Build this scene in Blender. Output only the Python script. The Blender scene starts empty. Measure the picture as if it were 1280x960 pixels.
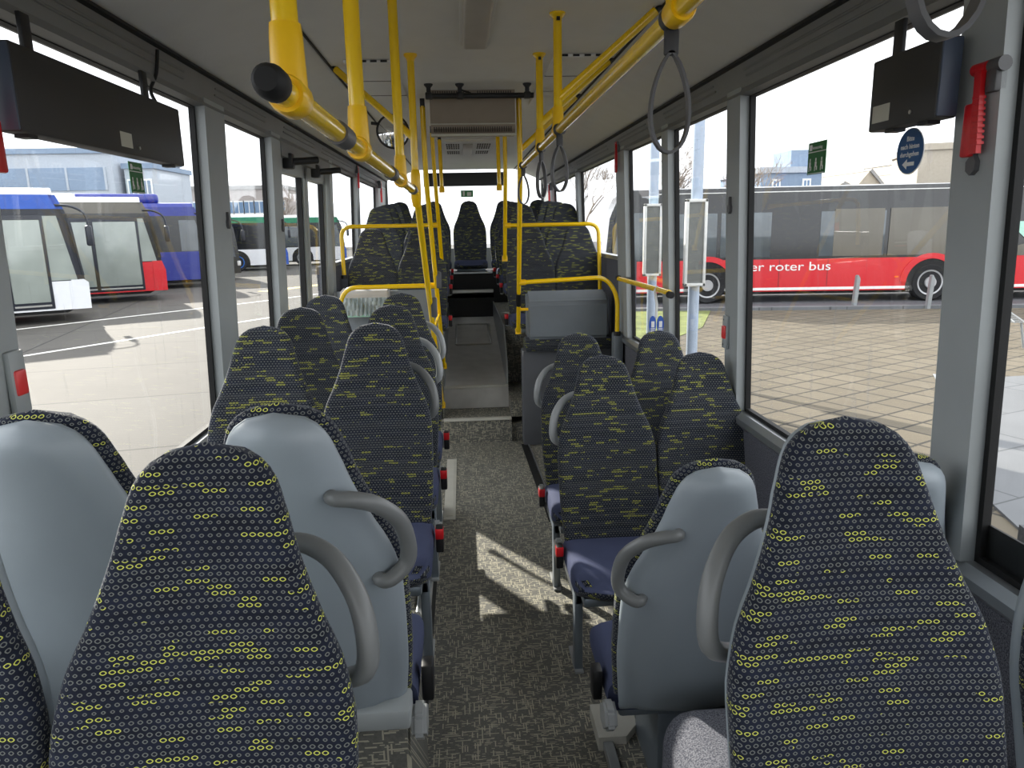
import bpy, bmesh, math, random
from mathutils import Vector, Matrix
sc = bpy.context.scene
C = sc.collection
PI = math.pi
random.seed(4)

# ------------------------------------------------------------------ camera
FPX, ROLL, H = 900.0, 0.02, 1.8
_vx, _vy = -63.0, -197.0
_ux, _uy = _vx - _vy * ROLL, _vx * ROLL + _vy
P = math.atan(-_uy / FPX); PS = math.atan(-_ux * math.cos(P) / FPX)
Fv = Vector((math.sin(PS) * math.cos(P), math.cos(PS) * math.cos(P), -math.sin(P)))
Rv = Vector((math.cos(PS), -math.sin(PS), 0)); Uv = Rv.cross(Fv)
R2 = Rv * math.cos(ROLL) + Uv * math.sin(ROLL) * 1
U2 = Uv * math.cos(ROLL) - Rv * math.sin(ROLL)
# image right axis dips/raises by the roll
R2 = Rv * math.cos(ROLL) - Uv * math.sin(ROLL); U2 = Uv * math.cos(ROLL) + Rv * math.sin(ROLL)
cd = bpy.data.cameras.new('camera'); cam = bpy.data.objects.new('camera', cd); C.objects.link(cam)
cd.sensor_width = 36; cd.lens = FPX / 1280 * 36; cd.clip_start = .02; cd.clip_end = 500
M3 = Matrix((R2, U2, -Fv)).transposed()
cam.matrix_world = Matrix.Translation((0, 0, H)) @ M3.to_4x4()
sc.camera = cam

# ------------------------------------------------------------------ light
sc.view_settings.view_transform = 'Standard'; sc.view_settings.look = 'None'
sc.view_settings.gamma = 1; sc.view_settings.use_curve_mapping = False
sc.view_settings.exposure = 1.78
w = bpy.data.worlds.new('sky'); sc.world = w; w.use_nodes = True
nt = w.node_tree; nt.nodes.clear()
o_ = nt.nodes.new('ShaderNodeOutputWorld'); b_ = nt.nodes.new('ShaderNodeBackground')
tc = nt.nodes.new('ShaderNodeTexCoord'); ns = nt.nodes.new('ShaderNodeTexNoise'); ns.inputs['Scale'].default_value = 3; ns.inputs['Detail'].default_value = 5
mp = nt.nodes.new('ShaderNodeMapping'); mp.inputs['Scale'].default_value = (1, 1, 3)
rp = nt.nodes.new('ShaderNodeValToRGB'); rp.color_ramp.elements[0].position = .35; rp.color_ramp.elements[1].position = .7
rp.color_ramp.elements[0].color = (.84, .86, .90, 1); rp.color_ramp.elements[1].color = (.90, .91, .93, 1)
b_.inputs['Strength'].default_value = .86
for a, b in ((tc.outputs['Generated'], mp.inputs['Vector']), (mp.outputs[0], ns.inputs['Vector']), (ns.outputs['Fac'], rp.inputs['Fac']), (rp.outputs[0], b_.inputs['Color']), (b_.outputs[0], o_.inputs['Surface'])):
    nt.links.new(a, b)
SUN = Vector((.54, -.84, -math.tan(math.radians(27)))).normalized()
sl = bpy.data.lights.new('sun', 'SUN'); sl.energy = 3.0; sl.angle = math.radians(.8); sl.color = (1, .93, .82)
so = bpy.data.objects.new('sun', sl); C.objects.link(so)
so.rotation_euler = SUN.to_track_quat('-Z', 'Y').to_euler()
sc.cycles.transparent_max_bounces = 32
sc.cycles.max_bounces = 10
sc.cycles.diffuse_bounces = 6
sc.cycles.caustics_reflective = False; sc.cycles.caustics_refractive = False
sc.cycles.sample_clamp_indirect = 4

# ------------------------------------------------------------------ materials
def s2l(c):
    return tuple(((v / 255) / 12.92 if v <= 10 else (((v / 255) + .055) / 1.055) ** 2.4) for v in c)
MATS = {}
def mat(name, rgb, rough=.6, metal=0, spec=.5, var=.06, scale=8, bump=0, bscale=200, coat=0):
    m = bpy.data.materials.new(name); m.use_nodes = True; nt = m.node_tree
    b = nt.nodes['Principled BSDF']
    col = s2l(rgb)
    b.inputs['Roughness'].default_value = rough; b.inputs['Metallic'].default_value = metal
    b.inputs['Specular IOR Level'].default_value = spec; b.inputs['Coat Weight'].default_value = coat
    tc = nt.nodes.new('ShaderNodeTexCoord'); n = nt.nodes.new('ShaderNodeTexNoise'); n.inputs['Scale'].default_value = scale
    r = nt.nodes.new('ShaderNodeValToRGB'); r.color_ramp.elements[0].position = .3; r.color_ramp.elements[1].position = .7
    r.color_ramp.elements[0].color = tuple(v * (1 - var) for v in col) + (1,); r.color_ramp.elements[1].color = tuple(min(1, v * (1 + var)) for v in col) + (1,)
    nt.links.new(tc.outputs['Object'], n.inputs['Vector']); nt.links.new(n.outputs['Fac'], r.inputs['Fac']); nt.links.new(r.outputs[0], b.inputs['Base Color'])
    if bump:
        n2 = nt.nodes.new('ShaderNodeTexNoise'); n2.inputs['Scale'].default_value = bscale
        bp = nt.nodes.new('ShaderNodeBump'); bp.inputs['Strength'].default_value = bump; bp.inputs['Distance'].default_value = .002
        nt.links.new(tc.outputs['Object'], n2.inputs['Vector']); nt.links.new(n2.outputs['Fac'], bp.inputs['Height']); nt.links.new(bp.outputs[0], b.inputs['Normal'])
    MATS[name] = m
    return m
class NB:
    """tiny node helper"""
    def __init__(s, m): s.nt = m.node_tree
    def n(s, t, **k):
        x = s.nt.nodes.new(t)
        for a, v in k.items(): setattr(x, a, v)
        return x
    def l(s, a, b): s.nt.links.new(a, b)
    def m(s, op, a, b=None, c=None):
        x = s.n('ShaderNodeMath', operation=op)
        for i, v in enumerate((a, b, c)):
            if v is None: continue
            if isinstance(v, (int, float)): x.inputs[i].default_value = v
            else: s.l(v, x.inputs[i])
        return x.outputs[0]
    def mix(s, f, a, b):
        x = s.n('ShaderNodeMix', data_type='RGBA')
        for i, v in ((0, f), (6, a), (7, b)):
            if isinstance(v, tuple): x.inputs[i].default_value = v
            elif isinstance(v, (int, float)): x.inputs[i].default_value = v
            else: s.l(v, x.inputs[i])
        return x.outputs[2]
def fabric():
    m = mat('seat_fabric', (30, 34, 56), rough=.9, spec=.2)
    k = NB(m); b = m.node_tree.nodes['Principled BSDF']
    uv = k.n('ShaderNodeUVMap'); sp = k.n('ShaderNodeSeparateXYZ'); k.l(uv.outputs[0], sp.inputs[0])
    oi = k.n('ShaderNodeObjectInfo')
    CW, CH = .0125, .0092
    v = k.m('DIVIDE', sp.outputs[1], CH)
    row = k.m('FLOOR', v); par = k.m('MODULO', k.m('ABSOLUTE', row), 2)
    wn = k.n('ShaderNodeTexWhiteNoise', noise_dimensions='1D'); k.l(row, wn.inputs['W'])
    u = k.m('ADD', k.m('DIVIDE', sp.outputs[0], CW), k.m('MULTIPLY', par, .5))
    fu = k.m('SUBTRACT', k.m('FRACT', u), .5); fv = k.m('SUBTRACT', k.m('FRACT', v), .5)
    def ring(rad, th, sx, sy):
        d = k.m('SQRT', k.m('ADD', k.m('POWER', k.m('ABSOLUTE', k.m('MULTIPLY', fu, sx)), 1.6), k.m('POWER', k.m('ABSOLUTE', k.m('MULTIPLY', fv, sy)), 1.6)))
        return k.m('LESS_THAN', k.m('ABSOLUTE', k.m('SUBTRACT', d, rad)), th)
    size = k.m('MULTIPLY_ADD', wn.outputs[0], .13, .27)
    d0 = ring(size, .075, 1, 1)
    hi_ring = ring(.42, .075, 1.0, 1.15)
    # highlighted runs: 3-4 cells long
    run = k.m('FLOOR', k.m('DIVIDE', k.m('ADD', k.m('FLOOR', u), k.m('MULTIPLY', wn.outputs[0], 7)), 3))
    cb = k.n('ShaderNodeCombineXYZ'); k.l(run, cb.inputs[0]); k.l(row, cb.inputs[1])
    rnd = k.m('MULTIPLY', k.m('FLOOR', k.m('MULTIPLY', oi.outputs['Random'], 9)), 3.7); k.l(rnd, cb.inputs[2])
    w2 = k.n('ShaderNodeTexWhiteNoise'); k.l(cb.outputs[0], w2.inputs['Vector'])
    ns = k.n('ShaderNodeTexNoise'); ns.inputs['Scale'].default_value = 14
    sc2 = k.n('ShaderNodeVectorMath', operation='MULTIPLY'); sc2.inputs[1].default_value = (1, 3.2, 1); k.l(uv.outputs[0], sc2.inputs[0]); k.l(sc2.outputs[0], ns.inputs['Vector'])
    thr = k.m('MULTIPLY_ADD', ns.outputs['Fac'], -1.0, 1.37)
    hi = k.m('GREATER_THAN', w2.outputs[0], thr)
    base = k.mix(k.m('SMOOTH_MIN', k.m('MULTIPLY', ns.outputs['Fac'], 1.1), 1, .1), s2l((13, 14, 17)) + (1,), s2l((38, 44, 62)) + (1,))
    c1 = k.mix(d0, base, s2l((114, 116, 113)) + (1,))
    c2 = k.mix(hi_ring, base, s2l((204, 206, 98)) + (1,))
    c = k.mix(hi, c1, c2)
    k.l(c, b.inputs['Base Color'])
    b.inputs['Sheen Weight'].default_value = .18; b.inputs['Sheen Roughness'].default_value = .4; b.inputs['Sheen Tint'].default_value = (.85, .9, 1, 1)
    bp = k.n('ShaderNodeBump'); bp.inputs['Strength'].default_value = .4; bp.inputs['Distance'].default_value = .0015
    k.l(k.m('SQRT', k.m('ADD', k.m('POWER', fu, 2), k.m('POWER', fv, 2))), bp.inputs['Height']); k.l(bp.outputs[0], b.inputs['Normal'])
    return m
def vinyl():
    m = mat('floor_vinyl', (72, 72, 68), rough=.55)
    k = NB(m); b = m.node_tree.nodes['Principled BSDF']
    tc = k.n('ShaderNodeTexCoord'); sp = k.n('ShaderNodeSeparateXYZ'); k.l(tc.outputs['Object'], sp.inputs[0])
    fac = None
    yy = k.m('ADD', sp.outputs[1], sp.outputs[2])
    for (a, bb, L, T, th) in ((sp.outputs[0], yy, .028, .009, .80), (yy, sp.outputs[0], .028, .009, .80), (sp.outputs[0], yy, .012, .006, .82)):
        r = k.m('FLOOR', k.m('DIVIDE', bb, T)); wn = k.n('ShaderNodeTexWhiteNoise', noise_dimensions='1D'); k.l(r, wn.inputs['W'])
        q = k.m('ADD', k.m('DIVIDE', a, L), wn.outputs[0]); f = k.m('FLOOR', q)
        cb = k.n('ShaderNodeCombineXYZ'); k.l(f, cb.inputs[0]); k.l(r, cb.inputs[1]); cb.inputs[2].default_value = L * 100 + T * 7
        w2 = k.n('ShaderNodeTexWhiteNoise'); k.l(cb.outputs[0], w2.inputs['Vector'])
        on = k.m('MULTIPLY', k.m('GREATER_THAN', w2.outputs[0], th), k.m('LESS_THAN', k.m('ABSOLUTE', k.m('SUBTRACT', k.m('FRACT', k.m('DIVIDE', bb, T)), .5)), .22))
        fac = on if fac is None else k.m('MAXIMUM', fac, on)
    ns = k.n('ShaderNodeTexNoise'); ns.inputs['Scale'].default_value = 120; k.l(tc.outputs['Object'], ns.inputs['Vector'])
    base = k.mix(ns.outputs['Fac'], s2l((82, 82, 80)) + (1,), s2l((122, 121, 114)) + (1,))
    k.l(k.mix(k.m('MULTIPLY', fac, .8), base, s2l((196, 190, 168)) + (1,)), b.inputs['Base Color'])
    return m
def carpet():
    m = mat('wall_carpet', (88, 90, 100), rough=.95, spec=.1)
    k = NB(m); b = m.node_tree.nodes['Principled BSDF']
    tc = k.n('ShaderNodeTexCoord'); ns = k.n('ShaderNodeTexNoise'); ns.inputs['Scale'].default_value = 260; ns.inputs['Detail'].default_value = 3
    k.l(tc.outputs['Object'], ns.inputs['Vector'])
    r = k.n('ShaderNodeValToRGB'); r.color_ramp.elements[0].position = .35; r.color_ramp.elements[1].position = .65
    r.color_ramp.elements[0].color = s2l((62, 64, 74)) + (1,); r.color_ramp.elements[1].color = s2l((120, 121, 128)) + (1,)
    k.l(ns.outputs['Fac'], r.inputs[0]); k.l(r.outputs[0], b.inputs['Base Color'])
    return m
def glassm(name, tint=(.97, .98, .98), spec=1.0, ior=1.5):
    m = bpy.data.materials.new(name); m.use_nodes = True; nt = m.node_tree; nt.nodes.clear(); k = NB(m)
    o = k.n('ShaderNodeOutputMaterial'); t = k.n('ShaderNodeBsdfTransparent'); g = k.n('ShaderNodeBsdfGlossy'); g.inputs['Roughness'].default_value = .01
    t.inputs[0].default_value = tint + (1,)
    lw = k.n('ShaderNodeLayerWeight'); lw.inputs[0].default_value = .5; mx = k.n('ShaderNodeMixShader')
    fr = k.m('MULTIPLY_ADD', k.m('POWER', lw.outputs['Facing'], 5), .5, .022)
    # faint dried water streaks running down the pane
    tc = k.n('ShaderNodeTexCoord'); mp = k.n('ShaderNodeMapping'); mp.inputs['Scale'].default_value = (40, 40, 3)
    n = k.n('ShaderNodeTexNoise'); n.inputs['Scale'].default_value = 1; n.inputs['Detail'].default_value = 4
    k.l(tc.outputs['Object'], mp.inputs[0]); k.l(mp.outputs[0], n.inputs['Vector'])
    k.l(fr, mx.inputs[0]); k.l(t.outputs[0], mx.inputs[1]); k.l(g.outputs[0], mx.inputs[2])
    d = k.n('ShaderNodeBsdfDiffuse'); d.inputs[0].default_value = (.8, .82, .85, 1); m2 = k.n('ShaderNodeMixShader')
    k.l(k.m('MULTIPLY', k.m('GREATER_THAN', n.outputs['Fac'], .66), .10), m2.inputs[0]); k.l(mx.outputs[0], m2.inputs[1]); k.l(d.outputs[0], m2.inputs[2])
    k.l(m2.outputs[0], o.inputs[0]); MATS[name] = m
    return m
def pavers(name, c1, c2, joint, bw, bh, ang, mortar=.008, offset=.5):
    m = mat(name, c1, rough=.85); k = NB(m); b = m.node_tree.nodes['Principled BSDF']
    tc = k.n('ShaderNodeTexCoord'); mp = k.n('ShaderNodeMapping'); mp.inputs['Rotation'].default_value = (0, 0, ang)
    br = k.n('ShaderNodeTexBrick'); br.offset = offset; br.inputs['Scale'].default_value = 1
    br.inputs['Color1'].default_value = s2l(c1) + (1,); br.inputs['Color2'].default_value = s2l(c2) + (1,); br.inputs['Mortar'].default_value = s2l(joint) + (1,)
    br.inputs['Mortar Size'].default_value = mortar; br.inputs['Brick Width'].default_value = bw; br.inputs['Row Height'].default_value = bh
    k.l(tc.outputs['Object'], mp.inputs[0]); k.l(mp.outputs[0], br.inputs['Vector'])
    n = k.n('ShaderNodeTexNoise'); n.inputs['Scale'].default_value = 1.3; n.inputs['Detail'].default_value = 8; k.l(tc.outputs['Object'], n.inputs['Vector'])
    x = k.n('ShaderNodeMix', data_type='RGBA', blend_type='MULTIPLY'); x.inputs[0].default_value = .35
    k.l(br.outputs['Color'], x.inputs[6]); k.l(n.outputs['Fac'], x.inputs[7]); k.l(x.outputs[2], b.inputs['Base Color'])
    return m
fabric(); vinyl(); carpet(); glassm('glass')
mat('blue_fabric', (68, 74, 100), rough=.85, spec=.2, bump=.5, bscale=400)
mat('shell', (146, 155, 162), rough=.42, var=.02, bump=.1, bscale=600)
mat('handle', (112, 114, 114), rough=.38, var=.03)
mat('handle_light', (160, 163, 164), rough=.3, var=.03)
mat('leg_metal', (132, 142, 152), rough=.35, metal=.5)
mat('black_plastic', (22, 22, 24), rough=.5)
mat('rubber', (14, 14, 15), rough=.7)
mat('yellow', (255, 209, 3), rough=.22, spec=.6, var=.02, coat=.4)
mat('yellow_cap', (250, 198, 3), rough=.3, var=.02)
mat('ceiling', (224, 224, 221), rough=.5, var=.02)
mat('cove', (219, 219, 217), rough=.5, var=.02)
mat('header', (124, 125, 124), rough=.55, var=.03)
mat('pillar', (158, 163, 164), rough=.5, var=.03)
mat('wall_panel', (92, 94, 99), rough=.8, var=.05, bump=.2)
mat('aluminium', (176, 180, 183), rough=.3, metal=.75)
mat('steel', (190, 190, 186), rough=.3, metal=.8)
mat('ac_beige', (150, 138, 124), rough=.5)
mat('ac_slot', (70, 63, 56), rough=.7)
mat('lamp_cover', (190, 186, 180), rough=.4)
mat('white_plastic', (226, 226, 222), rough=.4)
mat('box_grey', (120, 127, 134), rough=.55, var=.04, bump=.2, bscale=300)
mat('screen_case', (44, 43, 42), rough=.55, var=.03)
mat('screen_edge', (70, 80, 98), rough=.45)
mat('label', (196, 194, 180), rough=.6)
mat('ink', (40, 40, 40), rough=.6)
mat('red', (205, 22, 30), rough=.35)
mat('red_light', (226, 60, 60), rough=.35)
mat('sign_green', (30, 108, 52), rough=.5)
mat('sign_blue', (28, 84, 138), rough=.5)
mat('white', (236, 236, 234), rough=.5)
mat('mirror', (235, 235, 235), rough=.02, metal=1, var=0)
mat('mint', (176, 222, 206), rough=.5)
mat('bus_red', (206, 24, 38), rough=.3, coat=.5, var=.03)
mat('bus_white', (232, 234, 238), rough=.3, coat=.4, var=.02)
mat('bus_blue', (30, 46, 140), rough=.3, coat=.4)
mat('bus_blue_light', (44, 88, 180), rough=.35)
mat('bus_green', (40, 130, 96), rough=.35)
mat('bus_dark', (22, 24, 28), rough=.12, spec=.8, var=.1, scale=1.2)
mat('bus_pane', (84, 92, 98), rough=.08, spec=.9, var=.25, scale=1.5)
mat('bus_pane_pale', (150, 158, 152), rough=.15, spec=.8, var=.12, scale=1.5)
mat('bus_frame', (36, 40, 50), rough=.4)
mat('beige_glass', (92, 87, 76), rough=.15, spec=.8, var=.1, scale=1)
mat('tyre', (30, 30, 32), rough=.85)
mat('rim', (176, 176, 178), rough=.35, metal=.5)
mat('rim_blue', (40, 110, 200), rough=.4)
mat('orange', (240, 120, 20), rough=.4)
mat('grass', (112, 120, 66), rough=.95, var=.35, scale=3, bump=1, bscale=30)
mat('asphalt', (88, 88, 92), rough=.9, var=.12, scale=1, bump=.4)
pavers('concrete_slabs', (92, 89, 84), (88, 84, 79), (34, 33, 32), 5.2, 2.6, math.radians(-12), .018, 0)
pavers('paving', (112, 103, 87), (101, 92, 76), (52, 48, 41), .40, .40, math.radians(-28), .018, 0.0)
pavers('granite', (118, 120, 123), (112, 114, 117), (84, 86, 88), 1.2, .8, math.radians(-20), .01, .3)
mat('granite_dark', (72, 74, 78), rough=.7, var=.4, scale=60)
mat('paint_white', (232, 230, 224), rough=.7, var=.1)
mat('paint_yellow', (232, 206, 130), rough=.7, var=.1)
mat('build_white', (176, 184, 194), rough=.8)
mat('build_blue', (132, 150, 172), rough=.8)
mat('build_tan', (176, 166, 150), rough=.8)
mat('build_glass', (112, 138, 168), rough=.2)
mat('build_brick', (168, 160, 156), rough=.9)
mat('roof_grey', (150, 148, 146), rough=.8)
mat('bark', (150, 138, 126), rough=.95, var=.2)
mat('hedge', (130, 112, 78), rough=.95, var=.3)
mat('post_blue', (176, 190, 208), rough=.5)
mat('timetable', (110, 112, 108), rough=.25, var=.1)
mat('bench_metal', (150, 154, 156), rough=.4, metal=.4)
mat('bag', (206, 216, 218), rough=.25, var=.12, scale=30)
mat('step_edge', (196, 194, 184), rough=.5)
mat('strap_black', (48, 48, 50), rough=.55)
mat('strap_grey', (84, 84, 86), rough=.45)
mat('ramp_floor', (196, 194, 190), rough=.55, var=.08)  # paler than the floor vinyl: sunlight on the ramp put into the colour

# ------------------------------------------------------------------ mesh helpers
def obj(name, bm, m, parent=None, smooth=True, loc=None, ang=40):
    me = bpy.data.meshes.new(name)
    bm.normal_update(); bm.to_mesh(me); bm.free()
    me.materials.append(MATS[m] if isinstance(m, str) else m)
    if smooth:
        for p in me.polygons: p.use_smooth = True
        try: me.set_sharp_from_angle(angle=math.radians(ang))
        except Exception: pass
    o = bpy.data.objects.new(name, me); C.objects.link(o)
    if parent: o.parent = parent
    if loc: o.location = loc
    return o
def tag(o, label=None, cat=None, group=None, kind=None):
    if label: o['label'] = label
    if cat: o['category'] = cat
    if group: o['group'] = group
    if kind: o['kind'] = kind
    return o
def thing(name, label, cat, loc=(0, 0, 0), rotz=0, group=None):
    o = bpy.data.objects.new(name, None); C.objects.link(o); o.location = loc; o.rotation_euler = (0, 0, rotz); o.empty_display_size = .1
    return tag(o, label, cat, group)
def struct(name, bm, m, parent=None, smooth=False):
    o = obj(name, bm, m, parent, smooth)
    if not parent: o['kind'] = 'structure'
    return o
def B(): return bmesh.new()
def box(bm, x0, x1, y0, y1, z0, z1, bev=0, seg=2):
    r = bmesh.ops.create_cube(bm, size=1)
    vs = r['verts']
    for v in vs:
        v.co = Vector((x0 + (v.co.x + .5) * (x1 - x0), y0 + (v.co.y + .5) * (y1 - y0), z0 + (v.co.z + .5) * (z1 - z0)))
    if bev:
        es = list({e for v in vs for e in v.link_edges})
        bmesh.ops.bevel(bm, geom=es, offset=bev, segments=seg, affect='EDGES', profile=.5)
    return bm
def fillet(pts, r, n=6):
    pts = [Vector(p) for p in pts]; out = [pts[0]]
    for i in range(1, len(pts) - 1):
        a, b, c = pts[i - 1], pts[i], pts[i + 1]
        d1 = (a - b); d2 = (c - b); rr = min(r, d1.length * .49, d2.length * .49)
        p1 = b + d1.normalized() * rr; p2 = b + d2.normalized() * rr
        for k in range(n + 1):
            t = k / n; out.append(p1 * (1 - t) ** 2 + b * 2 * t * (1 - t) + p2 * t * t)
    out.append(pts[-1]); return out
def tube(bm, pts, r, n=12, caps=True, fil=0, closed=False):
    pts = fillet(pts, fil) if fil else [Vector(p) for p in pts]
    N = len(pts); rings = []
    up = None
    for i, p in enumerate(pts):
        if closed: t = (pts[(i + 1) % N] - pts[i - 1]).normalized()
        else: t = (pts[min(i + 1, N - 1)] - pts[max(i - 1, 0)]).normalized()
        if up is None:
            up = t.cross(Vector((0, 0, 1)))
            if up.length < .05: up = t.cross(Vector((1, 0, 0)))
            up.normalize()
        else:
            up = (up - t * up.dot(t)).normalized()
        s = t.cross(up)
        rr = r[i] if isinstance(r, (list, tuple)) else r
        rings.append([bm.verts.new(p + (up * math.cos(2 * PI * k / n) + s * math.sin(2 * PI * k / n)) * rr) for k in range(n)])
    for i in range(N if closed else N - 1):
        a, b = rings[i], rings[(i + 1) % N]
        for k in range(n): bm.faces.new((a[k], b[k], b[(k + 1) % n], a[(k + 1) % n]))
    if caps and not closed:
        bm.faces.new(rings[0]); bm.faces.new(rings[-1][::-1])
    return bm
def prism(bm, poly, axis, a, b):
    """poly 2D extruded along axis from a to b; axis x: poly=(y,z); y: (x,z); z: (x,y)"""
    def mk(p, t):
        return Vector((t, p[0], p[1])) if axis == 'x' else Vector((p[0], t, p[1])) if axis == 'y' else Vector((p[0], p[1], t))
    A = [bm.verts.new(mk(p, a)) for p in poly]; Bv = [bm.verts.new(mk(p, b)) for p in poly]
    n = len(poly)
    fs = [bm.faces.new(A), bm.faces.new(Bv[::-1])]
    for i in range(n): fs.append(bm.faces.new((A[i], Bv[i], Bv[(i + 1) % n], A[(i + 1) % n])))
    bmesh.ops.recalc_face_normals(bm, faces=fs)
    return bm
def lathe(bm, prof, axis='z', n=24, c=(0, 0, 0)):
    c = Vector(c); rings = []
    for r, h in prof:
        ring = []
        for k in range(n):
            a = 2 * PI * k / n; u, v = r * math.cos(a), r * math.sin(a)
            ring.append(bm.verts.new(c + (Vector((u, v, h)) if axis == 'z' else Vector((u, h, v)) if axis == 'y' else Vector((h, u, v)))))
        rings.append(ring)
    fs = []
    for a, b in zip(rings, rings[1:]):
        for k in range(n): fs.append(bm.faces.new((a[k], a[(k + 1) % n], b[(k + 1) % n], b[k])))
    fs.append(bm.faces.new(rings[0][::-1])); fs.append(bm.faces.new(rings[-1]))
    bmesh.ops.recalc_face_normals(bm, faces=fs)
    return bm
def text_mesh(name, s, size, m, parent, mw, extrude=.001, sx=1, bold=0):
    cu = bpy.data.curves.new(name, 'FONT'); cu.body = s; cu.size = size; cu.extrude = extrude; cu.align_x = 'CENTER'; cu.align_y = 'CENTER'; cu.offset = bold
    t = bpy.data.objects.new(name, cu); C.objects.link(t)
    dg = bpy.context.evaluated_depsgraph_get(); me = bpy.data.meshes.new_from_object(t.evaluated_get(dg))
    bpy.data.objects.remove(t); me.name = name; me.materials.clear(); me.materials.append(MATS[m])
    me.transform(Matrix.Diagonal((sx, 1, 1, 1)))
    me.transform(mw)
    o = bpy.data.objects.new(name, me); C.objects.link(o); o.parent = parent
    return o
def dup(root, name=None):
    r = root.copy(); C.objects.link(r)
    for ch in root.children:
        c = ch.copy(); C.objects.link(c); c.parent = r
        for g in ch.children:
            d = g.copy(); C.objects.link(d); d.parent = c
    return r

# wall cross-section (inner faces lean inward towards the roof)
ZS, ZT = .97, 2.30
def XR(z): return 1.245 - (z - ZS) * .035      # glass plane, right
def XL(z): return -1.12 + (z - ZS) * .035      # glass plane, left
YB = 10.3                                       # rear wall
def side_box(bm, side, y0, y1, z0, z1, d0, d1):
    """slab following the leaning wall: d = distance inward from the glass plane"""
    f = XR if side > 0 else XL
    poly = [(f(z0) - side * d0, z0), (f(z1) - side * d0, z1), (f(z1) - side * d1, z1), (f(z0) - side * d1, z0)]
    return prism(bm, poly, 'y', y0, y1)

# ------------------------------------------------------------------ outside ground
GZ = -.35
bm = B(); box(bm, -60, 1.2, -15, 90, GZ - .1, GZ); struct('ground_slabs', bm, 'concrete_slabs')
bm = B(); box(bm, 1.2, 60, -15, 90, GZ - .1, GZ - .005); struct('ground_road', bm, 'asphalt')
bm = B(); prism(bm, [(1.2, -15), (30, -15), (30, 13.2), (11.5, 16.4), (6.0, 17.2), (4.9, 14.5), (1.2, 9.6)], 'z', GZ - .05, GZ + .01); struct('ground_paving', bm, 'paving')
bm = B(); prism(bm, [(1.2, 9.6), (4.9, 14.5), (6.0, 17.2), (1.2, 18.0)], 'z', GZ - .05, GZ + .02); tag(obj('grass_strip', bm, 'grass', smooth=False), 'strip of sparse green grass between the pale paving and the road with the red bus', 'grass', kind='stuff')
bm = B(); prism(bm, [(1.2, 18.05), (6.0, 17.25), (11.5, 16.45), (30, 13.25), (30, 13.5), (11.5, 16.7), (6.0, 17.5), (1.2, 18.3)], 'z', GZ - .05, GZ + .08); struct('ground_kerb', bm, 'granite')
bm = B(); prism(bm, [(4.0, 5.1), (3.2, 2.5), (3.2, -3), (12, -3), (12, 9.5), (7, 9.0)], 'z', GZ, GZ + .03); struct('ground_granite', bm, 'granite')
bm = B(); prism(bm, [(3.6, 4.2), (3.2, 2.5), (3.2, -3), (12, -3), (12, 2.2), (5.2, 3.2)], 'z', GZ, GZ + .16); struct('ground_granite_step', bm, 'granite_dark')
def line(name, pts, wd, m, label):
    bm = B()
    for a, b in zip(pts, pts[1:]):
        a = Vector(a); b = Vector(b); n = (b - a).orthogonal().normalized() * wd / 2
        prism(bm, [tuple(a - n), tuple(b - n), tuple(b + n), tuple(a + n)], 'z', GZ, GZ + .006)
    o = obj(name, bm, m, smooth=False); o['kind'] = 'structure'; o['label'] = label
line('ground_marking', [(-9.6, 11.0), (-3.6, 20.5)], .12, 'paint_white', 'white painted bay line on the concrete yard')
line('ground_marking', [(-13.5, 13.5), (-6.5, 22.5), (-3, 28)], .12, 'paint_white', 'white painted bay line nearer the parked buses')
line('ground_marking', [(-7.2, 26.5), (-3.4, 33)], .5, 'paint_yellow', 'faded yellow painted patch')

# ------------------------------------------------------------------ bus shell
bm = B(); box(bm, -1.22, 1.34, -4, 5.9, -.06, 0); struct('floor', bm, 'floor_vinyl')
bm = B(); box(bm, -1.15, 1.27, 5.93, YB, -.06, .15); struct('floor_rear_base', bm, 'floor_vinyl')
# left seat platform
bm = B(); box(bm, -1.10, -.215, -1, 4.45, 0, .19); struct('floor_platform_left', bm, 'floor_vinyl')
bm = B(); box(bm, -.215, -.19, -1, 4.45, .0, .17); struct('trim_1', bm, 'rubber')
bm = B(); box(bm, -.25, -.188, -1, 4.45, .17, .205, .006); struct('trim_2', bm, 'aluminium')
# floor strips
bm = B(); prism(bm, [(.44, 5.78), (.49, 5.78), (.53, 4.15), (.48, 4.15)], 'z', 0, .006); struct('trim_3', bm, 'rubber')
bm = B(); prism(bm, [(.495, 5.78), (.505, 5.78), (.545, 4.15), (.535, 4.15)], 'z', 0, .008); struct('trim_4', bm, 'aluminium')
bm = B(); box(bm, -.175, -.10, 4.25, 5.45, 0, .006); box(bm, -.16, -.115, 4.3, 5.4, .005, .009); struct('trim_5', bm, 'step_edge')
# rear steps, ramp and platforms
AX0, AX1 = -.205, .37
bm = B(); box(bm, -1.1, AX1, 5.9, 6.3, .0, .2); struct('floor_step_lower', bm, 'floor_vinyl')
bm = B(); box(bm, AX0, AX1, 5.885, 5.94, .19, .21, .004); struct('trim_6', bm, 'step_edge')
bm = B(); prism(bm, [(6.3, .2), (6.3, .4), (9.0, .69), (9.0, .2)], 'x', AX0, AX1); struct('floor_ramp', bm, 'ramp_floor')
bm = B(); box(bm, AX0, AX1, 6.285, 6.34, .385, .41, .004); struct('trim_7', bm, 'step_edge')
bm = B()
for a, b in (((.0 - .1, 7.7), (.27, 7.7)), ((-.1, 8.6), (.27, 8.6)), ((-.1, 7.7), (-.1, 8.6)), ((.27, 7.7), (.27, 8.6))):
    tube(bm, [(a[0], a[1], .4 + (a[1] - 6.3) * .1074 + .004), (b[0], b[1], .4 + (b[1] - 6.3) * .1074 + .004)], .012, 6)
struct('trim_8', bm, 'steel')
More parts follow.
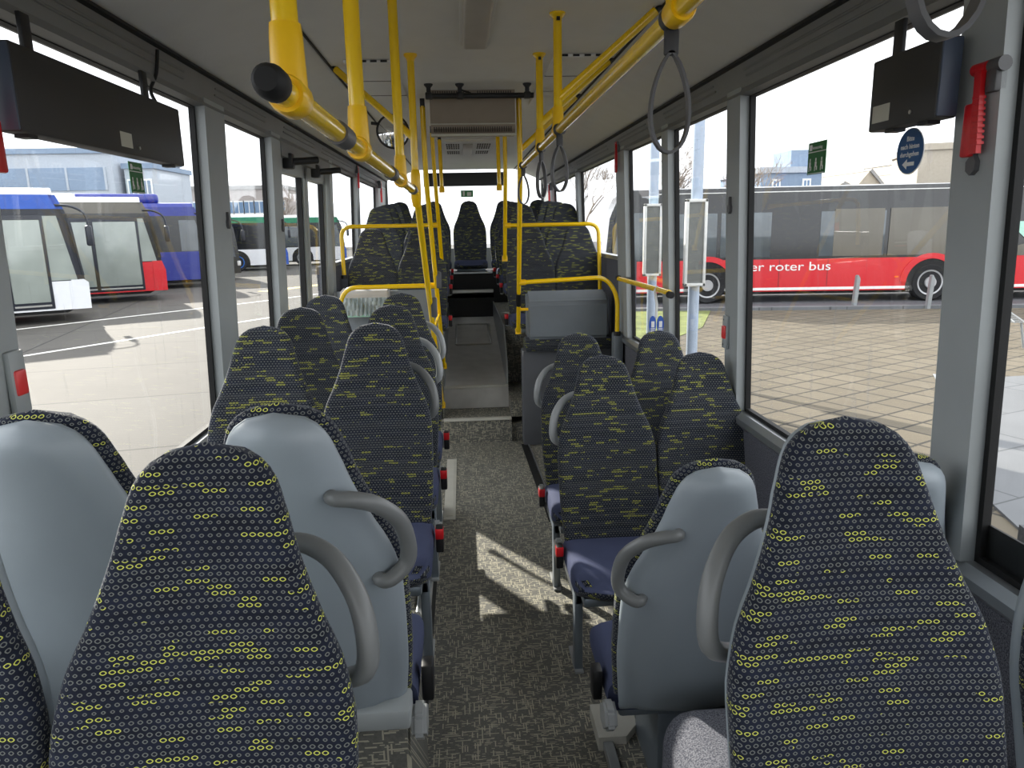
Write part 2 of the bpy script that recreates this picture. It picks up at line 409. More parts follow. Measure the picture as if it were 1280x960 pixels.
bm = B(); box(bm, AX0, AX1, 9.0, YB, .2, 1.0); struct('floor_step_rear', bm, 'black_plastic')
bm = B(); box(bm, AX0, AX1, 8.98, 9.06, .99, 1.03, .006); box(bm, AX0, AX1, 9.0, 9.02, .93, .975); struct('trim_9', bm, 'steel')
bm = B(); box(bm, AX0, AX1, 9.19, 9.22, 1.215, 1.235); struct('trim_10', bm, 'aluminium')
for nm, x0, x1, zz in (('left', -1.1, AX0, .60), ('right', AX1, 1.25, .34)):
    bm = B(); box(bm, x0, x1, 5.95, 6.9, .2, zz); box(bm, x0, x1, 6.7, YB, .2, .84)
    struct('floor_platform_rear_' + nm, bm, 'floor_vinyl')
    bm = B(); s = AX0 if nm == 'left' else AX1 - .012
    prism(bm, [(6.3, .38), (6.3, .62), (6.7, .88), (9.0, .88), (9.0, .68)], 'x', s, s + .012)
    struct('baseboard_' + nm, bm, 'aluminium')

# ceiling : flat centre with sloped coves
CZ = 2.56
bm = B(); box(bm, -.66, .76, -4, YB, CZ, CZ + .04); struct('ceiling', bm, 'ceiling')
for s, nm in ((1, 'right'), (-1, 'left')):
    xi, xo, zo, xh = (.755, 1.10, 2.415, XR(2.3)) if s > 0 else (-.61, -1.00, 2.425, XL(2.3))
    bm = B(); prism(bm, [(xi, CZ - .002), (xi + s * .08, CZ - .035), (xo, zo), (xo + s * .02, zo + .01), (xo, CZ + .06), (xi, CZ + .04)], 'y', -4, YB)
    struct('ceiling_cove_' + nm, bm, 'cove', smooth=True)
    bm = B()
    tube(bm, [(xi - s * .01, -4, CZ - .004), (xi - s * .01, YB, CZ - .004)], .006, 6)
    struct('trim_1%d' % (1 if s > 0 else 2), bm, 'rubber')
    bm = B(); box(bm, min(xo - s * .012, xo + s * .02), max(xo - s * .012, xo + s * .02), -4, YB, zo - .014, zo - .004)
    struct('trim_1%d' % (3 if s > 0 else 4), bm, 'rubber')
    bm = B(); prism(bm, [(xo + s * .01, zo - .008), (xh - s * .045, 2.325), (xh - s * .055, 2.300), (xh + s * .02, 2.292), (xh + s * .06, 2.31), (xh + s * .06, 2.5), (xo, 2.5)], 'y', -4, YB)
    struct('ceiling_header_' + nm, bm, 'header')
    # long embossed flutes on the header
    bm = B()
    for y0, y1 in ((-.8, .9), (1.15, 2.95), (3.3, 4.1), (4.5, 5.4), (5.7, 7.2), (7.5, 9.3)):
        for q in (.35, .62):
            x = (xo + s * .01) * (1 - q) + (xh - s * .045) * q - s * .002; z = (zo - .008) * (1 - q) + 2.325 * q
            tube(bm, [(x, y0, z), (x, y1, z)], .004, 6)
    struct('ceiling_header_flute_' + nm, bm, 'header')
    # lower wall
    xg = XR(ZS) if s > 0 else XL(ZS)
    bm = B()
    if s > 0:
        box(bm, xg - .03, xg + .07, -4, 5.45, -.05, ZS - .03); box(bm, xg - .03, xg + .07, 5.45, YB, -.05, 1.53)
    else:
        box(bm, xg - .07, xg + .03, -4, 4.40, -.05, ZS - .03); box(bm, xg - .07, xg + .03, 6.02, YB, -.05, 1.50)
    struct('wall_' + nm, bm, 'wall_carpet')
    bm = B()
    if s > 0:
        prism(bm, [(xg + .02, ZS - .05), (xg + .02, ZS), (xg - .035, ZS), (xg - .06, ZS - .02), (xg - .06, ZS - .045), (xg - .035, ZS - .07)], 'y', -4, 5.45)
        box(bm, xg - .045, xg + .02, 5.45, YB, 1.52, 1.55)
    else:
        prism(bm, [(xg - .02, ZS - .05), (xg - .02, ZS), (xg + .035, ZS), (xg + .06, ZS - .02), (xg + .06, ZS - .045), (xg + .035, ZS - .07)], 'y', -4, 4.40)
        box(bm, xg - .02, xg + .045, 6.02, YB, 1.49, 1.52)
    struct('trim_sill_' + nm, bm, 'aluminium')
    # dark rounded wall duct near the floor
    bm = B(); xx = xg - s * .09; tube(bm, [(xx, -1, .42 if s > 0 else .45), (xx, 5.3 if s > 0 else 4.3, .42 if s > 0 else .45)], .05, 10)
    struct('trim_duct_' + nm, bm, 'wall_panel', smooth=True)
# outer roof (casts the real shade)
bm = B(); prism(bm, [(-1.16, 2.4), (-1.14, 2.75), (-.95, 2.85), (1.1, 2.85), (1.26, 2.75), (1.28, 2.4), (1.24, 2.5), (1.1, 2.62), (-1.0, 2.62), (-1.12, 2.5)], 'y', -4.1, YB + .05); struct('ceiling_outer_roof', bm, 'bus_white')
# front part behind the camera
bm = B(); box(bm, -1.2, 1.32, -4.1, -4.0, -.05, .85); box(bm, -1.2, 1.32, -4.1, -4.0, 2.45, 2.7); struct('wall_front', bm, 'wall_panel')
bm = B(); box(bm, -1.2, 1.32, -4.06, -4.05, .85, 2.45); struct('window_front', bm, 'glass')
# rear wall
bm = B(); box(bm, -1.15, 1.27, YB, YB + .08, -.1, 1.5); box(bm, -1.15, -1.0, YB, YB + .08, 1.5, 2.6); box(bm, 1.12, 1.27, YB, YB + .08, 1.5, 2.6); box(bm, -1.15, 1.27, YB, YB + .08, 2.57, 2.7); struct('wall_rear', bm, 'header')
bm = B(); box(bm, -1.0, 1.12, YB + .02, YB + .03, 1.5, 2.57); wn_ = struct('window_rear', bm, 'glass')
bm = B(); box(bm, -.50, .62, YB - .03, YB + .02, 2.34, 2.52, .006); tag(obj('sun_blind', bm, 'screen_case'), 'dark wide panel hanging across the top of the rear window', 'blind')
# rear window upper cove corner pieces
# pillars
def pillar(side, y0, y1, k, m='pillar', d=.05, z0=None):
    bm = B(); side_box(bm, side, y0, y1, ZS if z0 is None else z0, 2.33, -.002, d)
    o = struct('wall_pillar_%s_%d' % ('right' if side > 0 else 'left', k), bm, m)
    return o
RP = [(-4, -3.9), (-1.9, -1.7), (-.2, 0.0), (1.56, 1.70), (3.04, 3.19), (4.10, 4.23), (5.20, 5.48), (7.28, 7.42), (9.38, YB)]
LP = [(-4, -3.9), (-1.9, -1.7), (-.2, 0.0), (1.56, 1.75), (3.17, 3.42), (4.22, 4.42), (5.98, 6.12), (7.5, 7.7), (9.4, YB)]
for i, (a, b) in enumerate(RP): pillar(1, a, b, i + 1)
for i, (a, b) in enumerate(LP): pillar(-1, a, b, i + 1)
for side, PL in ((1, RP), (-1, LP)):
    for i in range(len(PL) - 1):
        y0, y1 = PL[i][1], PL[i + 1][0]
        if side < 0 and 4.3 < y0 < 4.6: continue
        z0 = ZS if y0 < 5.4 else (1.53 if side > 0 else 1.50)
        bm = B(); side_box(bm, side, y0, y1, z0, ZT, -.004, .0)
        wd = struct('window_%d' % (i + 1 + (20 if side < 0 else 0)), bm, 'glass')
        bm = B(); g = .016
        side_box(bm, side, y0, y0 + g, z0, ZT, -.01, .012); side_box(bm, side, y1 - g, y1, z0, ZT, -.01, .012)
        side_box(bm, side, y0, y1, z0, z0 + g, -.01, .012); side_box(bm, side, y0, y1, ZT - g * .5, ZT, -.01, .012)
        obj('window_frame', bm, 'rubber', wd, smooth=False)
        if side > 0 and i == 2:
            bm = B(); side_box(bm, side, y0, y1, z0, z0 + .1, -.012, -.006); obj('dark_glass_band', bm, 'rubber', wd, smooth=False)
# ---- left double door
dr = thing('door_1', None, None, (0, 0, 0)); dr['kind'] = 'structure'
def door_leaf(y0, y1):
    bm = B()
    side_box(bm, -1, y0, y0 + .07, .05, 2.22, -.03, .02); side_box(bm, -1, y1 - .07, y1, .05, 2.22, -.03, .02)
    side_box(bm, -1, y0, y1, .05, .17, -.03, .02); side_box(bm, -1, y0, y1, 2.14, 2.22, -.03, .02)
    f = obj('door_leaf', bm, 'pillar', dr, smooth=False)
    bm = B()
    side_box(bm, -1, y0 + .07, y0 + .10, .17, 2.14, -.02, .012); side_box(bm, -1, y1 - .10, y1 - .07, .17, 2.14, -.02, .012)
    obj('rubber_seal', bm, 'rubber', f, smooth=False)
    bm = B(); side_box(bm, -1, y0 + .07, y1 - .07, .17, 2.14, -.008, -.004); obj('glass', bm, 'glass', f, smooth=False)
door_leaf(4.44, 5.20); door_leaf(5.22, 5.96)
bm = B(); side_box(bm, -1, 5.17, 5.25, .05, 2.22, -.04, .0); obj('rubber_seal', bm, 'rubber', dr, smooth=False)
for y in (4.62, 5.45):
    bm = B(); tube(bm, [(-1.03, y, 2.20), (-.88, y + .12, 2.22)], .022, 10); box(bm, -1.06, -1.0, y - .04, y + .04, 2.16, 2.25, .01); obj('door_arm', bm, 'black_plastic', dr)
bm = B(); box(bm, -1.12, -1.02, 4.42, 6.0, 2.22, 2.3); obj('door_head', bm, 'header', dr, smooth=False)

# wheel boxes, seat plinths
bm = B(); box(bm, -1.08, -.24, .2, 1.50, 0, .50, .03); box(bm, -1.08, -.17, 1.50, 2.1, 0, .61, .01); box(bm, -1.08, -.165, 1.465, 1.53, 0, .675); struct('wall_wheel_box_left', bm, 'floor_vinyl')
bm = B(); box(bm, -1.08, -.155, 1.455, 1.545, .675, .725, .008); struct('trim_15', bm, 'pillar', smooth=True)
bm = B(); box(bm, .46, 1.2, -.2, 1.62, 0, .60, .09, 4); struct('wall_wheel_box_right', bm, 'wall_carpet', smooth=True)
bm = B(); box(bm, .43, 1.2, 1.5, 2.24, 0, .07); struct('floor_plinth_right', bm, 'floor_vinyl')
bm = B(); box(bm, .42, .455, 1.5, 2.26, .055, .085, .004); box(bm, .42, .75, 2.215, 2.26, .055, .085, .004); struct('trim_16', bm, 'aluminium')
bm = B(); prism(bm, [(.405, 2.10), (.50, 2.10), (.55, 2.16), (.55, 2.275), (.405, 2.275)], 'z', .05, .10); struct('trim_17', bm, 'step_edge')

# ------------------------------------------------------------------ seats
PROF = [(0, 0), (.006, .042), (.018, .070), (.035, .092), (.06, .107), (.10, .119), (.15, .133), (.20, .150), (.25, .170), (.30, .195), (.35, .210), (.40, .218), (.50, .219), (.62, .216), (.74, .208), (.80, .198)]
def hw(d, sc_=1.0):
    for (a, b), (c, e) in zip(PROF, PROF[1:]):
        if d <= c:
            t = (d - a) / (c - a); return (b + (e - b) * t) * sc_
    return PROF[-1][1] * sc_
STOP = 1.23
def lean(z): return .24 * (z - .45) + .05 * max(0, (z - .45)) ** 2
def slab(zb, zt, inset, yf, yb, r, bulge_f, bulge_b, nz=30, ns=18, bot_r=.03):
    """closed padded panel with the seat outline"""
    drop0 = STOP - zt
    out = []
    for i in range(81):
        z = zb + (zt - zb) * (1 - (1 - i / 80) ** 2); d = (STOP - z)
        wv = max(0, hw(max(0, (zt - z) * (1.0)) if zt - z < .10 else d) - inset) if True else 0
        out.append((z, wv))
    def W(z):
        d = zt - z
        return max(0.0, hw(d) - inset * min(1, d / .05)) if d > 0 else 0.0
    prof = [(zt - (zt - zb) * (k / 160.0) ** 1.6) for k in range(161)]
    prof = [(W(z), z) for z in prof]
    def dist(x, z):
        m = 1e9
        for (a, b) in prof:
            q = (a - x) ** 2 + (b - z) ** 2
            if q < m: m = q
        return min(math.sqrt(m), z - zb + 1e-6)
    bm = B(); uv = bm.loops.layers.uv.new('UVMap')
    F, K = [], []; arc = {}
    for i in range(nz + 1):
        t = i / nz
        z = zt - (zt - zb) * (t ** 1.7 * .6 + t * .4 if True else t)
        if i == 0: z = zt - 1e-4
        if i >= nz - 3: z = zb + (0, .004, .014, .04)[nz - i]
        w_ = W(z); rf, rb = [], []
        for j in range(ns + 1):
            u = j / ns * 2 - 1; s = math.sin(u * PI / 2) * .55 + math.sin(math.sin(u * PI / 2) * PI / 2) * .45
            x = s * w_; d = 0 if j in (0, ns) or i == 0 or i == nz else dist(abs(x), z)
            e = math.sqrt(max(0, 1 - (1 - min(1, d / r)) ** 2))
            mid = lean(z) + (yf + yb) / 2; hf = (yb - yf) / 2
            yfr = mid - hf * e - bulge_f(s, z) * e; ybk = mid + hf * e + bulge_b(s, z) * e
            rf.append(bm.verts.new((x, yfr, z))); rb.append(bm.verts.new((x, ybk, z)))
        F.append(rf); K.append(rb)
        for row in (rf, rb):
            acc = 0; m_ = ns // 2; arc[row[m_]] = 0
            for j in range(m_ + 1, ns + 1): acc += (row[j].co - row[j - 1].co).length; arc[row[j]] = acc
            acc = 0
            for j in range(m_ - 1, -1, -1): acc -= (row[j].co - row[j + 1].co).length; arc[row[j]] = acc
    for i in range(nz):
        for j in range(ns):
            bm.faces.new((F[i][j], F[i + 1][j], F[i + 1][j + 1], F[i][j + 1]))
            bm.faces.new((K[i][j], K[i][j + 1], K[i + 1][j + 1], K[i + 1][j]))
    uv = bm.loops.layers.uv.verify()
    for f in bm.faces:
        for l in f.loops: l[uv].uv = (arc[l.vert] + 1, l.vert.co.z * 1.03)
    bmesh.ops.remove_doubles(bm, verts=bm.verts, dist=2e-5)
    bmesh.ops.recalc_face_normals(bm, faces=bm.faces)
    return bm
def pad_mesh():
    return slab(.43, STOP, 0, -.028, .018, .022, lambda s, z: .012 * s * s - .006, lambda s, z: 0)
def shell_mesh(): 
    return slab(.40, STOP - .012, .009, -.004, .062, .055, lambda s, z: 0, lambda s, z: .030 * (1 - s * s) + .02 * max(0, 1 - abs(z - .55) / .3) * (1 - abs(s)) - .012 * math.exp(-((abs(s) - .78) / .10) ** 2) * max(0, min(1, (.85 - z) / .3)), ns=22)
def cushion_mesh():
    bm = B(); box(bm, -.215, .215, -.445, -.015, .365, .46, 0)
    bmesh.ops.subdivide_edges(bm, edges=bm.edges, cuts=11, use_grid_fill=True)
    for v in bm.verts:
        x, y, z = v.co; s = x / .215; ty = (y + .445) / .43; tz = (z - .365) / .095
        # rounded plan corners at the front, soft vertical edges
        f = max(0, 1 - ty / .30)
        x2 = x * (1 - .16 * f ** 2.5)
        y2 = y + .05 * f * abs(s) ** 3
        e = abs(tz - .5) * 2
        x2 *= 1 - .06 * e ** 3 * abs(s) ** 4
        y2 += .030 * e ** 3 * f
        z2 = z
        if tz > .5: z2 += (tz - .5) * 2 * (.012 * math.sin(ty * PI) + .008 * s * s - .035 * f ** 2 - .014 * abs(s) ** 8)
        else: z2 += (.5 - tz) * 2 * (.012 * f ** 2)
        v.co = (x2, y2, z2)
    bm.normal_update()
    uv = bm.loops.layers.uv.verify()
    for f in bm.faces:
        c = f.calc_center_median(); f.material_index = 1 if (f.normal.y < -.45 and c.z < .435) or f.normal.z < -.3 else 0
        for l in f.loops: l[uv].uv = (l.vert.co.x + 3, l.vert.co.y - l.vert.co.z * 1.0 + 2)
    return bm
def handle_path(s):
    L_ = lambda x, z, dy: (s * x, lean(z) + dy, z)
    return [L_(.088, 1.045, .062), L_(.100, 1.045, .088), L_(.135, 1.040, .086), L_(.178, 1.018, .070), L_(.216, .968, .048), L_(.229, .905, .046), L_(.222, .862, .055), L_(.192, .838, .080), L_(.172, .836, .082), L_(.160, .84, .06)]
def smooth_path(pts, n=4):
    pts = [Vector(p) for p in pts]; out = []
    for i in range(len(pts) - 1):
        p0, p1, p2, p3 = pts[max(i - 1, 0)], pts[i], pts[i + 1], pts[min(i + 2, len(pts) - 1)]
        for k in range(n):
            t = k / n
            out.append(.5 * ((2 * p1) + (-p0 + p2) * t + (2 * p0 - 5 * p1 + 4 * p2 - p3) * t * t + (-p0 + 3 * p1 - 3 * p2 + p3) * t ** 3))
    out.append(pts[-1]); return out
SEAT_MESH = {}
def make_seat(label, handle=0, legs=0, hmat='handle', legh=0.0, aisle=0):
    """handle / legs: -1, 0, +1 = which side of the seat carries them; legh = how far the leg runs below the seat's floor"""
    t = thing('bus_chair', label, 'seat', group='passenger seats of the bus')
    if not SEAT_MESH:
        SEAT_MESH['pad'] = obj('backrest', pad_mesh(), 'seat_fabric', t, ang=60).data
        a = t.children[0]
        SEAT_MESH['shell'] = obj('back_shell', shell_mesh(), 'shell', t, ang=60).data
        SEAT_MESH['cush'] = obj('seat_cushion', cushion_mesh(), 'blue_fabric', t, ang=80).data; SEAT_MESH['cush'].materials.append(MATS['seat_fabric'])
        bm = B(); box(bm, -.18, .18, -.38, -.02, .335, .375, .012); SEAT_MESH['frame'] = obj('seat_frame', bm, 'leg_metal', t).data
    else:
        for nm, k in (('backrest', 'pad'), ('back_shell', 'shell'), ('seat_cushion', 'cush'), ('seat_frame', 'frame')):
            o = bpy.data.objects.new(nm, SEAT_MESH[k]); C.objects.link(o); o.parent = t
    if handle:
        bm = B(); pp = smooth_path(handle_path(handle)); n = len(pp)
        tube(bm, pp, [.014 + .004 * math.sin(PI * i / (n - 1)) for i in range(n)], 12); obj('grab_handle', bm, hmat, t)
    aisle = aisle or handle
    if aisle:
        bm = B(); x = aisle * .205
        prism(bm, [(-.02, .40), (.03, .44), (.075, .43), (.09, .385), (.05, .345), (-.01, .345)], 'x', x, x + aisle * .035)
        bmesh.ops.bevel(bm, geom=list(bm.edges), offset=.008, segments=2, affect='EDGES'); obj('hinge_cover', bm, 'handle_light', t)
        bm = B(); x = aisle * .222; box(bm, min(x, x + aisle * .03), max(x, x + aisle * .03), -.11, -.06, .37, .47, .006); bk = obj('belt_buckle', bm, 'black_plastic', t)
        bm = B(); box(bm, min(x - aisle * .001, x + aisle * .031), max(x - aisle * .001, x + aisle * .031), -.112, -.075, .425, .468, .005); obj('release_button', bm, 'strap_black' if hmat == 'handle' and legh < 0 or 'turned away' in label else 'red', bk)
    if legs:
        x = legs * .185
        bm = B(); box(bm, x - .017, x + .017, -.29, -.235, -legh, .36, .005); obj('leg', bm, 'leg_metal', t)
        bm = B(); box(bm, x - .014, x + .014, -.29, .02, .30, .345, .004); obj('leg_bracket', bm, 'leg_metal', t)
        bm = B(); box(bm, x - .018, x + .018, -.31, -.12, -legh, -legh + .012, .003); obj('foot_plate', bm, 'handle_light', t)
    elif legh >= 0:
        bm = B(); box(bm, -.06, .06, -.30, -.02, -legh, .34, .01); obj('pedestal', bm, 'leg_metal', t)
    return t
def place(t, x, y, z, flip=False, tilt=0):
    t.location = (x, y, z); t.rotation_euler = (0, 0, PI if flip else 0)
AL, WL, AR, WR = -.362, -.80, .605, 1.045
GA = 'seats facing the camera'
# left side, nearest first.  for a flipped seat the aisle side swaps
def seat(label, x, y, z, flip=False, handle=0, legs=0, hmat='handle', legh=0, aisle=0):
    t = make_seat(label, handle, legs, hmat, legh, aisle); place(t, x, y, z, flip); return t
seat('patterned seat at bottom left, big in the foreground, grey loop handle on its right', AL - .035, .86, .26, False, 1, 0, 'handle', -1)
seat('patterned seat cut off by the bottom left corner of the photo', WL - .04, .86, .26, False, 0, 0, 'handle', -1)
seat('grey-shelled seat back on the left beside the aisle, turned away, dark handle bent around it', AL, 1.57, .250, True, -1, 0, 'handle', -1)
seat('grey-shelled seat back at the far left edge by the window, turned away', WL, 1.56, .255, True, 0, 0, 'handle', -1)
seat('first patterned aisle seat on the left behind the grey shells, blue cushion showing', AL, 2.70, .20, False, 1, 1)
seat('first patterned window seat on the left behind the grey shells', WL, 2.70, .20)
seat('second patterned aisle seat on the left, half behind the first one', AL, 3.38, .20, False, 1, 1, 'handle_light')
seat('second patterned window seat on the left, beside the third window', WL, 3.38, .20)
seat('third patterned aisle seat on the left, just in front of the grey partition', AL, 4.02, .20, False, 1, 1, 'handle_light')
seat('third patterned window seat on the left, next to the double door', WL, 4.02, .20)
# right side
seat('large patterned seat at lower right in the foreground, thick grey loop handle on its left', AR, .87, .26, False, -1, 0, 'handle', -1)
seat('seat at the bottom right corner, only its pale edge visible beside the big patterned seat', WR + .04, .87, .26, False, 0, 0, 'handle', -1)
seat('grey-shelled seat back on the right beside the aisle, turned away, with grey bent handle', AR, 1.87, 0, True, 1, 0, 'handle', 0)
seat('grey-shelled seat back by the right window, mostly behind the big patterned seat', WR, 1.80, 0.02, True, 0, 0, 'handle', 0)
seat('first patterned aisle seat on the right with blue cushion and pale loop handle', AR, 2.91, 0, False, -1, -1, 'handle_light')
seat('first patterned window seat on the right, under the middle window pillar', WR, 2.91, 0, False, 0, 0)
seat('second patterned aisle seat on the right, pale loop handle, partly behind the first', AR, 3.60, 0, False, -1, -1, 'handle_light')
seat('second patterned window seat on the right, below the yellow wall bar', WR, 3.60, 0, False, 0, 0)
# raised rear rows
ordn = ['front', 'second', 'third', 'fourth']
for i, (y, z) in enumerate(((6.42, .57), (7.22, .78), (7.92, .82), (8.62, .85))):
    for nm, xa, xw, h in (('left', AL, WL, 1), ('right', AR, WR, -1)):
        seat('%s row of the raised rear section, %s side, seat next to the aisle' % (ordn[i], nm), xa, y, z, False, 0, 0, 'handle_light', -.3, h)
        seat('%s row of the raised rear section, %s side, seat next to the window' % (ordn[i], nm), xw, y, z)
for x, l in ((WL, 'rear bench seat in the left corner below the rear window'), (AL, 'rear bench seat left of the middle one'), (.105, 'middle seat of the rear bench, alone at the end of the aisle'), (AR - .02, 'rear bench seat right of the middle one'), (WR - .02, 'rear bench seat in the right corner below the rear window')):
    seat(l, x, 9.62, .90, legh=-1)
for bm_, x0, x1 in ((1, -1.05, AX0 - .02), (1, AX1 + .02, 1.2), (1, AX0 - .02, AX1 + .02)):
    bm = B(); box(bm, x0, x1, 9.22, 9.9, .84, 1.235); struct('floor_bench_base', bm, 'black_plastic')

# ------------------------------------------------------------------ yellow rails and poles
RLX, RLZ, RRX, RRZ = -.208, 1.962, .378, 2.148
def collar(bm, p, along, r=.0235, L=.055):
    p = Vector(p); a = Vector(along).normalized() * L
    tube(bm, [p - a, p - a * .9, p + a * .9, p + a], [r * .92, r, r, r * .92], 14)
def tee(bm, x, y, z, up=.06, r=.024):
    tube(bm, [(x, y - .028, z), (x, y - .022, z), (x, y + .022, z), (x, y + .028, z)], [r * .9, r, r, r * .9], 16)
    tube(bm, [(x, y, z - .002), (x, y, z + up * .8), (x, y, z + up)], [r * .95, r * .86, r * .80], 16)
R_ = .0165
lr = thing('ceiling_handrail', 'long yellow handrail on the left with black end cap, hung below the ceiling', 'handrail', (RLX, .86, RLZ), 0)
def pobj(name, bm, m, parent):
    o = obj(name, bm, m, parent); o.matrix_parent_inverse = Matrix.Translation(-Vector(parent.location)); return o
bm = B(); tube(bm, [(RLX, .88, RLZ), (RLX, 3.50, RLZ)], R_, 20); pobj('rail', bm, 'yellow', lr)
bm = B(); lathe(bm, [(.004, -.030), (.013, -.029), (.018, -.022), (.020, -.01), (.0195, .012), (.0165, .016)], 'y', 20, (RLX, .885, RLZ)); pobj('end_cap', bm, 'rubber', lr)
for y in (.975, 1.60, 2.66):
    bm = B(); tee(bm, RLX, y, RLZ, .085); pobj('tee_joint', bm, 'yellow_cap', lr)
    bm = B(); tube(bm, [(RLX, y, RLZ + .08), (RLX, y, CZ)], R_, 16); pobj('drop_pole', bm, 'yellow', lr)
for y in (1.36, 2.30, 3.28):
    bm = B(); tube(bm, [(RLX, y - .05, RLZ), (RLX, y + .05, RLZ)], .0205, 16); pobj('grey_sleeve', bm, 'strap_grey', lr)
rr = thing('ceiling_handrail', 'long yellow handrail on the right carrying the hanging strap loops', 'handrail', (RRX, .5, RRZ), 0)
bm = B(); tube(bm, [(RRX, .25, RRZ), (RRX, 4.55, RRZ)], R_, 20); pobj('rail', bm, 'yellow', rr)
for y in (1.30, 2.86, 3.50):
    bm = B(); tee(bm, RRX, y, RRZ, .085); pobj('tee_joint', bm, 'yellow_cap', rr)
    bm = B(); tube(bm, [(RRX, y, RRZ + .08), (RRX, y, CZ)], R_, 16); lathe(bm, [(.017, -.02), (.030, -.006), (.030, 0)], 'z', 16, (RRX, y, CZ)); pobj('drop_pole', bm, 'yellow', rr)
    if y > 2:
        bm = B(); box(bm, RRX - .006, RRX + .006, y - .026, y - .016, CZ - .03, CZ - .018); pobj('screw', bm, 'rubber', rr)
# stanchions: vertical to the rail, raked backwards below
def stanchion(label, pts, mount=None, extra=None):
    t = thing('grab_pole', label, 'grab pole', pts[-1])
    bm = B(); tube(bm, pts, R_, 16, fil=.12); pobj('pole', bm, 'yellow', t)
    if mount:
        bm = B(); x, y, z = pts[0]
        if mount == 'flange': lathe(bm, [(.0165, -.03), (.020, -.02), (.030, -.008), (.030, .004)], 'z', 18, (x, y, z)); pobj('ceiling_flange', bm, 'yellow_cap', t)
        else: box(bm, x - .014, x + .014, y - .014, y + .014, z - .01, z + .05, .004); pobj('ceiling_mount', bm, 'black_plastic', t)
    bm = B(); x, y, z = pts[-1]; lathe(bm, [(.024, -.01), (.024, .03), (.018, .04)], 'z', 16, (x, y, z)); pobj('foot_collar', bm, 'yellow_cap', t)
    return t
def on(p, q, z):
    t = (z - p[2]) / (q[2] - p[2]); return tuple(p[i] + (q[i] - p[i]) * t for i in range(3))
P4 = [(-.204, 3.50, CZ), (-.207, 3.50, 1.98), (-.20, 5.60, .40)]
p4 = stanchion('yellow grab pole at the rear end of the left ceiling rail, raked backwards', P4, 'flange')
bm = B(); tube(bm, [(-.206, 3.50, 2.06), (-.206, 3.50, 2.04), (-.207, 3.50, 1.93), (-.207, 3.52, 1.90)], [.018, .023, .024, .019], 14); pobj('tee_joint', bm, 'yellow_cap', p4)
P5 = [(-.213, 4.66, CZ - .04), (-.213, 4.72, 2.1), (-.19, 6.1, .62)]
p5 = stanchion('yellow grab pole left of the rear steps, second from the left rail end', P5, 'black')
P6 = [(-.205, 5.9, CZ - .04), (-.203, 6.0, 2.25), (-.185, 6.62, 1.42)]
p6 = stanchion('thin yellow pole left of the aisle holding the upper left guard rail', P6, 'black')
P7 = [(-.165, 6.5, CZ - .03), (-.160, 6.5, 2.1)]
stanchion('short yellow drop pole behind the ceiling unit on the left', P7, 'black')
P7 = [(.325, 6.3, CZ - .03), (.33, 6.3, 2.1)]
stanchion('short yellow drop pole behind the ceiling unit on the right', P7, 'black')
Q4 = [(.366, 4.55, CZ - .02), (.372, 4.60, 2.15), (.43, 5.78, .95)]
q4 = stanchion('yellow grab pole right of the rear steps beside the grey luggage box', Q4, 'black')
bm = B(); a = on(Q4[1], Q4[2], 1.30); b = on(Q4[1], Q4[2], 1.20); tube(bm, [a, b], .021, 14); pobj('black_joint', bm, 'black_plastic', q4)
bm = B(); a = on(Q4[1], Q4[2], 1.16); tube(bm, [a, (a[0] + .075, a[1], a[2])], .012, 12); pobj('side_lug', bm, 'yellow_cap', q4)
Q5 = [(.36, 5.9, CZ - .03), (.362, 5.95, 2.2), (.372, 6.45, 1.50)]
q5 = stanchion('thin yellow pole right of the aisle holding the upper right guard rail', Q5, 'black')
# cross link + handles on the left pair
c1, c2 = on(P4[1], P4[2], 1.15), on(P5[1], P5[2], 1.13)
bm = B(); tube(bm, [c1, c2], .013, 10); pobj('cross_link', bm, 'yellow', p5)
for Pp, z, par, m in ((P4, 1.33, p4, 'strap_grey'), (P5, 1.42, p5, 'strap_grey')):
    a = on(Pp[1], Pp[2], z); bm = B(); box(bm, a[0] + .006, a[0] + .042, a[1] - .05, a[1] - .012, a[2] - .06, a[2] + .06, .01, 3); pobj('stop_button', bm, m, par)
def guard(label, pts, fil=.09, pt=None):
    t = thing('guard_rail', label, 'guard rail', pts[-1])
    bm = B(); tube(bm, pts, R_, 14, fil=fil); pobj('rail', bm, 'yellow', t)
    bm = B(); a = Vector(pts[0]); tube(bm, [a - Vector((.0, 0, 0)), a + (Vector(pts[1]) - a).normalized() * .05], .022, 14); pobj('clamp', bm, 'yellow_cap', t)
    bm = B(); a = Vector(pts[-1]); tube(bm, [a - Vector((0, 0, .012)), a + Vector((0, 0, .02))], .026, 14); pobj('wall_flange', bm, 'black_plastic', t)
guard('upper left yellow guard rail with a bent end in front of the rear seats', [(-.20, 6.2, 1.815), (-1.00, 6.2, 1.815), (-1.00, 6.2, 1.40)])
g2 = on(P5[1], P5[2], 1.36)
guard('lower left yellow guard rail above the waste bin', [(g2[0], g2[1], 1.375), (-.86, g2[1], 1.375), (-.93, g2[1], 1.24), (-.94, g2[1], 1.0)], .10)
guard('upper right yellow guard rail with a bent end before the rear seats', [(.36, 6.15, 1.80), (1.15, 6.15, 1.80), (1.17, 6.15, 1.2)])
g4 = on(Q4[1], Q4[2], 1.385)
guard('lower right yellow guard rail above the grey luggage box', [(g4[0], g4[1], 1.385), (1.06, g4[1], 1.41), (1.15, g4[1], 1.27), (1.15, g4[1], .98)], .10)
